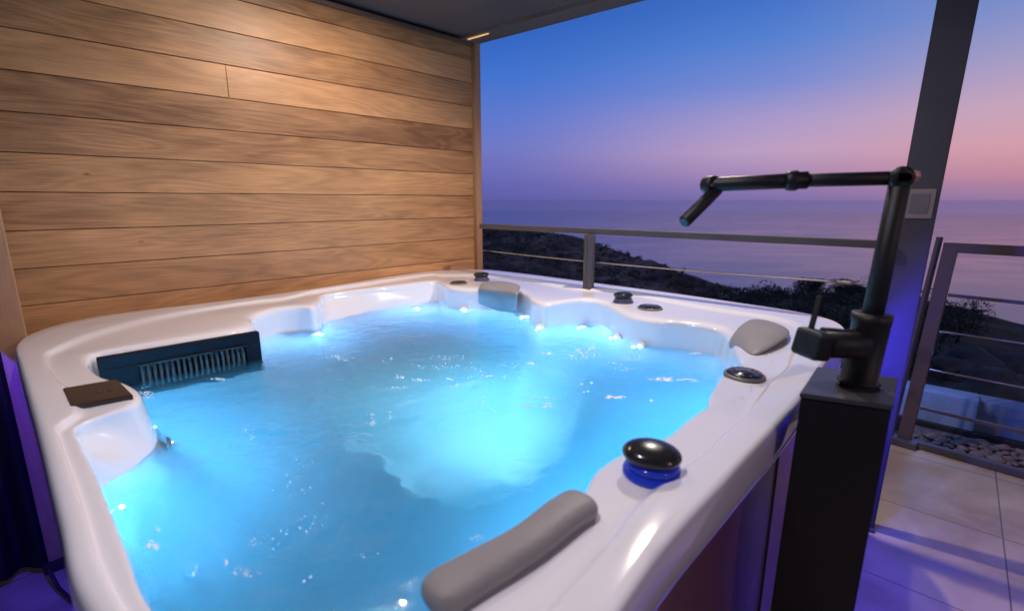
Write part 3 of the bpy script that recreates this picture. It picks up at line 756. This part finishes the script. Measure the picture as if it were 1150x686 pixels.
bm = bmesh.new(); add_box(bm, (g0.x-.012, g0.y-.01, .02), (.13, .09, .04), atan2(gd.y, gd.x), .003); obj('gate_foot', bm, M['steel'], gate)
# slim uprights behind the steel post
up = thing('fence_upright', 'slim purple lit metal upright between the grey post and the gate', 'fence post', (2.03, 2.55, 0))
bm = bmesh.new(); q = Dp(1047, 300, 2.62); q2 = Dp(1016, 440, 2.62)
add_bar(bm, Vector((q2.x-.04, 2.62, .02)), Vector((q.x+.012, 2.62, 1.17)), .022, .022, .002); obj('upright', bm, M['steel'], up)
bm = bmesh.new(); add_bar(bm, Vector((q2.x-.005, 2.66, .35)), Vector((q.x+.03, 2.66, .98)), .012, .012, .002); obj('latch_rod', bm, M['cable'], up)

# ------------------------------------------------------------------ black pillar with jointed pipe
pl = thing('pipe_stand', 'black box pillar carrying a jointed black pipe arm beside the tub', 'pipe stand', (.70, .955, 0))
pu = Vector((cos(radians(-27)), sin(radians(-27)), 0)); pv = Vector((cos(radians(55)), sin(radians(55)), 0))
FLc = P(900, 441, .985); FRc = P(1002, 455, .985); BLc = P(919, 412, .985); BRc = FRc+(BLc-FLc)*.92
bm = bmesh.new()
lowf = lambda p, k: Vector((p.x-.022*0, p.y, 0))
quad_prism(bm, [Vector((p.x-.01, p.y, 0)) for p in (FLc, FRc, BRc, BLc)], [Vector((p.x, p.y, .975)) for p in (FLc, FRc, BRc, BLc)])
bmesh.ops.bevel(bm, geom=list(bm.edges), offset=.002, segments=2, affect='EDGES'); obj('pillar', bm, M['pillar'], pl)
bm = bmesh.new(); cc_ = (FLc+FRc+BRc+BLc)/4
quad_prism(bm, [cc_+(p-cc_)*1.03+Vector((0, 0, -.0095)) for p in (FLc, FRc, BRc, BLc)], [cc_+(p-cc_)*1.03 for p in (FLc, FRc, BRc, BLc)])
bmesh.ops.bevel(bm, geom=list(bm.edges), offset=.0015, segments=2, affect='EDGES'); obj('cap_plate', bm, mat('cap_metal', (.05, .05, .06), rough=.3, bump=.1), pl)
dpp = cc_.y+.0
e0 = Dp(963, 432, .955); e0.z = .985
e1 = Dp(980, 352, .955); e2 = Dp(1012, 200, .985)
bm = bmesh.new(); add_tube(bm, [e0, e0+Vector((0, 0, .012)), e0+Vector((.0005, 0, .014)), e1-Vector((0, 0, .022)), e1-Vector((0, 0, .016)), e1, e1+Vector((0, 0, .001))], [.039, .039, .0325, .033, .0345, .0355, .028], 32)
obj('collar', bm, M['black'], pl, smooth=True)
for f_ in pl.children: pass
bm = bmesh.new(); add_cyl(bm, e1-Vector((0, 0, .01)), e2, .0185, 32); obj('pole', bm, M['black'], pl, smooth=True)
bm = bmesh.new(); ax = Vector((.60, .80, 0)).normalized(); add_cyl(bm, e2-ax*.022, e2+ax*.022, .0215, 32, .005); el_ = obj('elbow', bm, M['black'], pl, smooth=True)
bm = bmesh.new(); pk = Dp(1025, 198, 1.0); add_lathe(bm, pk, [(.0, -.012), (.010, -.009), (.013, 0), (.010, .009), (0, .012)], 20); obj('reflection_knob', bm, mat('pinkish_reflection', (.55, .30, .24), rough=.35, metal=.3), el_, smooth=True)  # warm light reflected at the elbow, painted as a pinkish knob
j1 = Dp(893, 203, 1.04); j2 = Dp(798, 207.5, 1.10)
bm = bmesh.new(); add_cyl(bm, e2, j1, .0135, 28); obj('arm', bm, M['black'], pl, smooth=True)
bm = bmesh.new(); add_cyl(bm, j1, j2, .0155, 28); obj('arm', bm, M['black'], pl, smooth=True)
bm = bmesh.new(); dj = (j2-j1).normalized(); add_tube(bm, [j1-dj*.024, j1-dj*.022, j1-dj*.006, j1-dj*.003, j1+dj*.011, j1+dj*.016, j1+dj*.018], [.0165, .0175, .0175, .0205, .0205, .019, .0145], 28)
obj('arm_joint', bm, M['black'], pl, smooth=True)
bm = bmesh.new(); add_cyl(bm, j2-Vector((-.3,.95,0))*.015, j2+Vector((-.3,.95,0))*.015, .0185, 28, .003); obj('arm_joint', bm, M['black'], pl, smooth=True)
j3 = Dp(768, 250, 1.06)
bm = bmesh.new(); add_cyl(bm, Dp(806, 212, 1.10), j3, .0135, 24); obj('drop_tube', bm, M['black'], pl, smooth=True)
# clamp on the left of the collar, with its lever
k0 = Dp(972, 388, .935); k1 = Dp(925, 387, .93)
bm = bmesh.new(); add_cyl(bm, k0, k1, .026, 28, .006); cl = obj('clamp', bm, M['black'], pl, smooth=True)
bm = bmesh.new(); add_cyl(bm, Dp(962, 378, .95), Dp(922, 374, .95), .013, 20, .003); obj('clamp_bolt', bm, M['black'], cl, smooth=True)
kk = Dp(913, 386, .93)
bm = bmesh.new(); add_box(bm, kk, (.044, .06, .056), Matrix.Rotation(radians(10), 3, 'Y') @ Matrix.Rotation(radians(20), 3, 'Z'), .008); obj('clamp_block', bm, M['black'], cl)
bm = bmesh.new(); add_bar(bm, Dp(910, 372, .94), Dp(921, 332, .95), .010, .006, .001); obj('lever', bm, M['black'], cl)

# ------------------------------------------------------------------ left: curtain and cable
cu = P(-40, 600, 0)
crt = thing('curtain', 'black curtain hanging in folds at the left edge', 'curtain', (-1.9, 1.1, 0))
bm = bmesh.new(); prev = None
A0 = P(58, 638, 0); B0 = P(-60, 690, 0); rows = []
dirc = (B0-A0).normalized(); nc = Vector((-dirc.y, dirc.x, 0)); Lc = .95
for i in range(121):
    t = i/120; s = t*Lc
    off_ = .026*sin(s*62+.6*sin(s*9))+.012*sin(s*27+1)
    rows.append((A0+dirc*s+nc*off_))
for th_ in (0,):
    lv = []
    for z_ in (.04, .5, 1.0, 1.5, 2.0, 2.36):
        lv.append([bm.verts.new((p.x, p.y, z_)) for p in rows])
    for a1, a2 in zip(lv, lv[1:]):
        for i in range(120): bm.faces.new((a1[i], a1[i+1], a2[i+1], a2[i]))
bmesh.ops.solidify(bm, geom=list(bm.faces), thickness=.004)
obj('cloth', bm, M['curtain'], crt, smooth=True)
bm = bmesh.new()
cps = [P(98, 700, .01), P(84, 676, .015), P(66, 660, .03), P(58, 645, .06), P(52, 633, .09)]
cps = [Vector(c) for c in cps]; add_tube(bm, cps, .006, 10)
cb_ = obj('power_cable', bm, M['darkrubber'], None, smooth=True, origin=tuple(P(80, 670, 0)))
tag(cb_, 'thin black cable lying on the blue lit floor at lower left', 'cable')

# ------------------------------------------------------------------ outside: wall, stones
lw0, lw1, lw2 = P(1022, 468, 0), P(1093, 484, 0), P(1190, 512, 0)
zt0 = Dp(1040, 436, lw0.y).z
lwl = thing('low_wall', 'low blue lit rendered wall beyond the gate', 'wall', tuple(lw1))
def strip(a, b, z0_, z1_, th_, m, name, par, bev=.004):
    bm = bmesh.new(); d = (b-a).normalized(); n = Vector((-d.y, d.x, 0))
    c = (a+b)/2+n*th_/2; add_box(bm, (c.x, c.y, (z0_+z1_)/2), ((b-a).length, th_, z1_-z0_), atan2(d.y, d.x), bev); return obj(name, bm, m, par)
d01 = (lw1-lw0).normalized()
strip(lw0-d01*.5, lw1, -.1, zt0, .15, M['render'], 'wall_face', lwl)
lwb = lw1+Vector((-d01.y, d01.x, 0))*.10
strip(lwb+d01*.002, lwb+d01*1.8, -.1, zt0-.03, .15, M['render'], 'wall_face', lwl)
strip(lw0-d01*.5+Vector((.02, -.06, 0)), lw1+d01*1.8+Vector((.02, -.06, 0)), -.1, .0, .05, M['darkrubber'], 'kerb', lwl)
fl2 = bmesh.new(); quadslab(fl2, [P(1022, 495, -.02), P(1180, 548, -.02), P(1230, 520, -.02), P(1016, 467, -.02)], -.16, -.035)
gb = obj('gravel_bed', fl2, mat('gravel', (.12, .10, .09), rough=.9, noise_amt=.5, nscale=40, bump=1, bscale=70), None); structure(gb, 'dark gravel bed beyond the gate')
bm = bmesh.new(); ico(bm, (0, 0, 0), 1, 3, (1, .72, .5), .28, 3, 1.1)
st0 = obj('river_stone', bm, M['stone'], None, smooth=True)
bm = bmesh.new(); ico(bm, (0, 0, 0), 1, 3, (1, .8, .45), .3, 8, 1.3)
st2 = obj('river_stone', bm, M['stone'], None, smooth=True)
first = [True, True]; placed = []
tries = 0
while len(placed) < 170 and tries < 4000:
    tries += 1
    x, y = random.uniform(1016, 1175), random.uniform(484, 548)
    yl = 477+(x-1022)*.19; yh = 500+(x-1022)*.28
    if not (yl < y < yh): continue
    s = random.uniform(.020, .042); p = P(x, y, 0)
    if any((p.x-a)**2+(p.y-b)**2 < (.75*(s+c))**2 for a, b, c in placed): continue
    placed.append((p.x, p.y, s)); w_ = len(placed) % 2
    src = (st0, st2)[w_]
    if first[w_]: o = src; first[w_] = False
    else: o = src.copy(); col.objects.link(o)
    o.location = (p.x, p.y, -.035+s*.42); o.scale = (s, s, s); o.rotation_euler = (random.uniform(-.2, .2), random.uniform(-.2, .2), random.uniform(0, 6.28))
    tag(o, 'rounded brown grey river stone lying in the bed beyond the gate', 'stone', 'river stones beyond the gate')

# ------------------------------------------------------------------ terrain, sea
SEA = -420.0
def interp(x, tab):
    if x <= tab[0][0]: return tab[0][1]
    for (a, va), (b, vb) in zip(tab, tab[1:]):
        if x <= b: return va+(vb-va)*(x-a)/(b-a)
    return tab[-1][1]
def azdep(x, y): d = ray(x, y); return atan2(d.x, d.y), math.atan2(-d.z, hypot(d.x, d.y))
ridge = [azdep(*p) for p in ((380, 232), (480, 240), (542, 252), (600, 256), (640, 262), (662, 270), (690, 283), (740, 297), (790, 314), (850, 334), (885, 352), (930, 380), (1300, 430))]
near = [azdep(*p) for p in ((542, 345), (700, 350), (790, 345), (830, 334), (860, 331), (900, 331), (960, 332), (1010, 334), (1050, 350), (1085, 348), (1110, 353), (1150, 361), (1300, 372))]
rr_tab = [(-1.2, 900), (-.06, 900), (.16, 820), (.30, 700), (.5, 640), (1.3, 560)]
def depth_at(az, r):
    rd = interp(az, ridge); nd = interp(az, near); Rr = interp(az, rr_tab)
    nd_ = max(nd, .02)
    keys = [(3.4, radians(26)), (6, nd_+radians(8.5)), (12, nd_+radians(3.5)), (38, nd_), (60, nd_+radians(1.2)), (110, nd_+radians(4)), (220, max(rd+radians(6.5), nd_+radians(3))), (430, max(rd+radians(3.0), nd_+radians(1))), (Rr, rd)]
    if r <= keys[0][0]: return keys[0][1]
    lr = math.log(r)
    for (a, va), (b, vb) in zip(keys, keys[1:]):
        if r <= b: 
            t = (lr-math.log(a))/(math.log(b)-math.log(a)); return va+(vb-va)*t
    return None
def ground(x, y, fine=True):
    az, r = atan2(x, y), hypot(x, y); Rr = interp(az, rr_tab)
    if r <= Rr:
        z = CAMZ-r*tan(depth_at(az, r))
    else:
        zr = CAMZ-Rr*tan(interp(az, ridge)); t = (r-Rr)/(350)
        z = zr-(t*t*.9+t*.6)*200
    if fine:
        amp = min(.022*r, 13)*min(1, max(0, (r-5)/8))
        if 30 < r < 60: amp *= .35
        k = 1/max(2.0, min(r*.25, 60)); 
        # fixed frequencies, faded in with distance
        n = 0
        for wl in (2.5, 7, 20, 55, 140):
            if wl > r*.45 or wl < r*.012: continue
            n += noise.noise(Vector((x/wl, y/wl, wl)))*wl*.085
        z += n*min(1, max(0, (r-4)/4))
    return z
bm = bmesh.new(); rows = []
rs = []; r = 3.3
while r < 1600: rs.append(r); r *= 1.028
NA = 330
az0, az1 = -1.25, 1.35
for r in rs:
    rows.append([bm.verts.new((r*sin(az0+(az1-az0)*i/NA), r*cos(az0+(az1-az0)*i/NA), 0)) for i in range(NA+1)])
for row in rows:
    for v in row: v.co.z = ground(v.co.x, v.co.y)
for a1, a2 in zip(rows, rows[1:]):
    for i in range(NA): bm.faces.new((a1[i], a1[i+1], a2[i+1], a2[i]))
def terrain_mat():
    m = bpy.data.materials.new('hill_scrubland'); m.use_nodes = True
    nt = m.node_tree; L = nt.links; b = nt.nodes['Principled BSDF']; b.inputs['Roughness'].default_value = .95; b.inputs['Specular IOR Level'].default_value = .1
    tc = N(nt, 'ShaderNodeTexCoord')
    def nz(s, d=6, w_=0):
        n = N(nt, 'ShaderNodeTexNoise'); n.inputs['Scale'].default_value = s; n.inputs['Detail'].default_value = d; n.inputs['Distortion'].default_value = w_; L.new(tc.outputs['Object'], n.inputs['Vector']); return n.outputs['Fac']
    r = N(nt, 'ShaderNodeValToRGB'); e = r.color_ramp.elements
    e[0].position = .40; e[0].color = (.075, .065, .045, 1); e[1].position = .66; e[1].color = (.48, .32, .25, 1)
    e2_ = e.new(.52); e2_.color = (.17, .125, .095, 1)
    f = math_node(nt, 'ADD', math_node(nt, 'MULTIPLY', nz(.012, 8, .6), .6), math_node(nt, 'MULTIPLY', nz(.09, 8, .3), .42))
    L.new(f, r.inputs[0]); L.new(r.outputs[0], b.inputs['Base Color'])
    bp = N(nt, 'ShaderNodeBump'); bp.inputs['Strength'].default_value = 1; bp.inputs['Distance'].default_value = 1.5; L.new(nz(.35, 6), bp.inputs['Height']); L.new(bp.outputs[0], b.inputs['Normal'])
    return m
hill = obj('hillside', bm, terrain_mat(), None, smooth=True)
structure(hill, 'dark scrub covered hillside sloping down to the sea')
bm = bmesh.new()
ringr = [500, 900, 1500, 2500, 4500, 8000, 12000, 16000, 20000, 24500]
rows = [[bm.verts.new((r*sin(2*pi*i/96), r*cos(2*pi*i/96), SEA-r*r/12.742e6)) for i in range(96)] for r in ringr]
for a1, a2 in zip(rows, rows[1:]):
    for i in range(96): bm.faces.new((a1[i], a1[(i+1) % 96], a2[(i+1) % 96], a2[i]))
bm.faces.new(rows[0])
def sea_mat():
    m = bpy.data.materials.new('sea_water'); m.use_nodes = True
    nt = m.node_tree; L = nt.links; b = nt.nodes['Principled BSDF']
    b.inputs['Base Color'].default_value = (.22, .19, .32, 1); b.inputs['Roughness'].default_value = .15; b.inputs['IOR'].default_value = 1.33; b.inputs['Specular IOR Level'].default_value = .5
    tc = N(nt, 'ShaderNodeTexCoord'); mp = N(nt, 'ShaderNodeMapping'); mp.inputs['Scale'].default_value = (1, 2.2, 1); L.new(tc.outputs['Object'], mp.inputs[0])
    n = N(nt, 'ShaderNodeTexNoise'); n.inputs['Scale'].default_value = .035; n.inputs['Detail'].default_value = 6; L.new(mp.outputs[0], n.inputs['Vector'])
    bp = N(nt, 'ShaderNodeBump'); bp.inputs['Strength'].default_value = .25; bp.inputs['Distance'].default_value = 1.5; L.new(n.outputs['Fac'], bp.inputs['Height']); L.new(bp.outputs[0], b.inputs['Normal'])
    n2 = N(nt, 'ShaderNodeTexNoise'); n2.inputs['Scale'].default_value = .0009; n2.inputs['Detail'].default_value = 4; n2.inputs['Distortion'].default_value = 1.0; L.new(mp.outputs[0], n2.inputs['Vector'])
    mr = N(nt, 'ShaderNodeMapRange'); mr.inputs[1].default_value = .35; mr.inputs[2].default_value = .65; mr.inputs[3].default_value = .10; mr.inputs[4].default_value = .20; L.new(n2.outputs['Fac'], mr.inputs[0]); L.new(mr.outputs[0], b.inputs['Roughness'])
    return m
sea = obj('sea', bm, sea_mat(), None, smooth=True); structure(sea, 'calm lavender sea at dusk')

bm = bmesh.new(); lo_ = SEA-24500**2/12.742e6-1; add_box(bm, (0, 0, (lo_+2.62)/2), (50000, 50000, 2.62-lo_))
hm = bpy.data.materials.new('dusk_haze'); hm.use_nodes = True; hnt = hm.node_tree; hnt.nodes.remove(hnt.nodes['Principled BSDF'])
pv = N(hnt, 'ShaderNodeVolumePrincipled'); pv.inputs['Color'].default_value = (.88, .86, .95, 1); pv.inputs['Density'].default_value = 2.2e-5
pv.inputs['Anisotropy'].default_value = .7
hnt.links.new(pv.outputs[0], hnt.nodes['Material Output'].inputs['Volume'])
hz = obj('haze', bm, hm, None); tag(hz, 'thin bluish dusk haze over the sea', None, kind='stuff')
# ------------------------------------------------------------------ vegetation
def leaf(bm, p, s):
    n = Vector((random.gauss(0, 1), random.gauss(0, 1), random.gauss(0, 1)+.4)).normalized(); x, y, _ = basis(n, (random.random(), .3, .2))
    a = random.uniform(.5, 1)
    bm.faces.new([bm.verts.new(p+x*s*a), bm.verts.new(p+y*s*.6), bm.verts.new(p-x*s*a), bm.verts.new(p-y*s*.6)])
def clump(bm, c, rx, rz, n, s):
    for _ in range(n):
        d = Vector((random.gauss(0, 1), random.gauss(0, 1), random.gauss(0, 1))).normalized()*random.uniform(.5, 1)**.6
        leaf(bm, Vector(c)+Vector((d.x*rx, d.y*rx, d.z*rz)), s*random.uniform(.7, 1.3))
bm = bmesh.new()
cnt = 0
while cnt < 5200:
    az = random.uniform(-.12, .62); r = exp(random.uniform(math.log(110), math.log(860)))
    x, y = r*sin(az), r*cos(az)
    if r > interp(az, rr_tab)*1.03: continue
    if noise.noise(Vector((x/70, y/70, 3))) < -.12 and random.random() < .8: continue
    s = random.uniform(1.2, 3.2)*(.6+r/900); z = ground(x, y)
    if z < SEA: continue
    clump(bm, (x, y, z+s*.3), s, s*.8, 11, s*.55); cnt += 1
fs = obj('distant_scrub', bm, M['scrub'], None, recalc=False); tag(fs, 'dark maquis scrub covering the far slope', None, kind='stuff')
bm = bmesh.new(); cnt = 0
while cnt < 1500:
    az = random.uniform(-.05, 1.0); r = exp(random.uniform(math.log(7), math.log(75)))
    x, y = r*sin(az), r*cos(az); 
    if az > .72 and random.random() < .55: continue
    s = random.uniform(.18, .55)*(.5+r/45); s = min(s, 1.1); z = ground(x, y)
    if az > .74: s *= .55
    if az > .74 and r > 12: continue
    if 30 < r < 48 and random.random() < .3: s *= 1.4
    clump(bm, (x, y, z+s*.3), s, s*.75, 90, s*.11); cnt += 1
ns = obj('near_scrub', bm, M['leaf'], None, recalc=False); tag(ns, 'dark bushes and scrub on the slope just below the terrace', None, kind='stuff')
def tree(x, ybase, ytop, dist, cw, label, airy=1.0, seed=1, conic=False):
    random.seed(seed)
    d = ray(x, ybase); t = dist/hypot(d.x, d.y); bx, by = d.x*t, d.y*t
    gz = ground(bx, by); dt = ray(x, ytop); tz = CAMZ+dt.z*dist/hypot(dt.x, dt.y)
    H = tz-gz; root = thing('tree', label, 'tree', (bx, by, gz-.1), 0, 'trees beyond the railing')
    bm = bmesh.new(); base = Vector((bx, by, gz-.1)); R = cw*dist/FPX/2
    add_tube(bm, [base, base+Vector((.05*H, 0, H*.35)), base+Vector((.0, .03*H, H*.65)), base+Vector((.03*H, 0, H*.93))], [H*.035, H*.027, H*.018, H*.005], 8)
    tips = []
    nl = 16
    for i in range(nl):
        zf = .34+.60*i/(nl-1); a = i*2.4+random.random(); rr = R*(math.sqrt(max(.05, 1-((zf-.62)/.42)**2)))*random.uniform(.65, 1.0)
        s = base+Vector((0, 0, H*zf*.92)); e = base+Vector((rr*cos(a), rr*sin(a), H*zf+H*.05))
        add_tube(bm, [s, s.lerp(e, .5)+Vector((0, 0, -.01*H)), e], [H*.010, H*.006, H*.002], 5); tips.append(e); tips.append(s.lerp(e, .55))
    obj('trunk', bm, M['bark'], root, smooth=True)
    bm = bmesh.new()
    tips.append(base+Vector((.03*H, 0, H*.95)))
    for e in tips: clump(bm, e, R*.34, R*.26, int(190*airy), R*.042)
    obj('crown', bm, M['leaf'], root, recalc=False)
tree(906, 350, 313, 40, 26, 'round crowned dark tree standing out above the scrub left of the lever', 1.2, 5)
tree(953, 345, 322, 38, 34, 'wide low dark tree between the lever and the black pipe', 1.1, 6)
tree(873, 345, 326, 42, 18, 'small dark tree at the left end of the near tree line', 1.0, 7)
tree(1076, 372, 334, 14, 44, 'sparse windswept tree seen through the gate above the boulders', .45, 8)
random.seed(3)
bspots = [(1100, 352, 9, 30, 13, 'bare boulder on the skyline right of the sparse tree'), (1128, 392, 6.5, 44, 15, 'broad pale boulder in the middle of the gate'), (1078, 378, 8, 26, 10, 'small boulder below the sparse tree'), (1140, 362, 10, 26, 9, 'boulder at the right edge of the skyline'), (1060, 412, 5.5, 30, 14, 'dark boulder just above the blue lit wall'), (1140, 430, 5, 36, 16, 'boulder low in the gate beside the wall')]
for i, (x, y, dist, wpx, hpx, lab) in enumerate(bspots):
    d = ray(x, y); t = dist/hypot(d.x, d.y); c = Vector((d.x*t, d.y*t, CAMZ+d.z*t)); R = wpx*dist/FPX/1.6
    bm = bmesh.new(); ico(bm, (0, 0, 0), R, 4, (1.0, .9, .55), .55, i+2, 1.5)
    for v in bm.verts: v.co += v.co.normalized()*R*(.12*noise.noise(v.co*4/R)+.06*abs(noise.noise(v.co*9/R)))
    gz_ = ground(c.x, c.y); c.z = max(min(c.z, gz_+R*.5), gz_-R*.1)
    o = obj('boulder', bm, M['rock'], None, smooth=True); o.location = c; tag(o, lab, 'boulder', 'boulders on the slope')

# ------------------------------------------------------------------ lamps of the place, and one added warm fill
def spot(name, loc, tgt, e, colr, size=120, blend=.6, soft=.04):
    ld = bpy.data.lights.new(name, 'SPOT'); ld.energy = e; ld.color = colr; ld.spot_size = radians(size); ld.spot_blend = blend; ld.shadow_soft_size = soft
    o = bpy.data.objects.new(name, ld); o.location = loc; o.rotation_euler = (Vector(tgt)-Vector(loc)).to_track_quat('-Z', 'Y').to_euler(); col.objects.link(o); return o
spot('ceiling_downlight', (.80, 2.34, 2.36), (.6, 2.2, .9), 84, (1.0, .85, .76), 160, .8, .025)
spot('ceiling_downlight', (-.50, 2.12, 2.36), (-.8, 2.4, 1.2), 47, (1.0, .84, .73), 160, .8, .025)
spot('ceiling_downlight', (-.30, .70, 2.36), (-.2, .9, .9), 46, (1.0, .90, .94), 160, .8, .02)
def point(name, loc, e, colr, soft=.05):
    ld = bpy.data.lights.new(name, 'POINT'); ld.energy = e; ld.color = colr; ld.shadow_soft_size = soft
    o = bpy.data.objects.new(name, ld); o.location = loc; col.objects.link(o); return o
def under_lip(name, deg, z, e, colr):
    th = radians(deg); k = int(th/(2*pi)*K) % K; r = RO[k]-.022
    point(name, (CX+r*cos(th), CY+r*sin(th), z), e, colr, .006)
under_lip('blue_cabinet_led', -150, .77, 24, (.02, .03, 1.0))
under_lip('purple_cabinet_led', -165, .77, 3.2, (.20, .04, 1.0))
under_lip('blue_cabinet_led', 3, .77, 9, (.04, .04, 1.0))
under_lip('blue_cabinet_led', -12, .77, 28, (.05, .035, 1.0))
point('warm_fill', (2.0, -.8, 2.0), 24, (1.0, .66, .52), .05)  # unseen warm lamp added behind the camera to redden the cabinet side
point('blue_wall_washer', (2.45, 2.75, .5), 5, (.12, .30, 1.0))

# ------------------------------------------------------------------ render settings
sc.view_settings.view_transform = 'Standard'; sc.view_settings.look = 'None'; sc.view_settings.gamma = 1; sc.view_settings.exposure = 0
sc.cycles.use_denoising = True
try: sc.cycles.denoiser = 'OPENIMAGEDENOISE'
except Exception: pass
sc.cycles.max_bounces = 10; sc.cycles.transmission_bounces = 8; sc.cycles.volume_bounces = 1; sc.cycles.diffuse_bounces = 4; sc.cycles.glossy_bounces = 4
sc.cycles.sample_clamp_indirect = 6
sc.cycles.caustics_reflective = False; sc.cycles.caustics_refractive = True
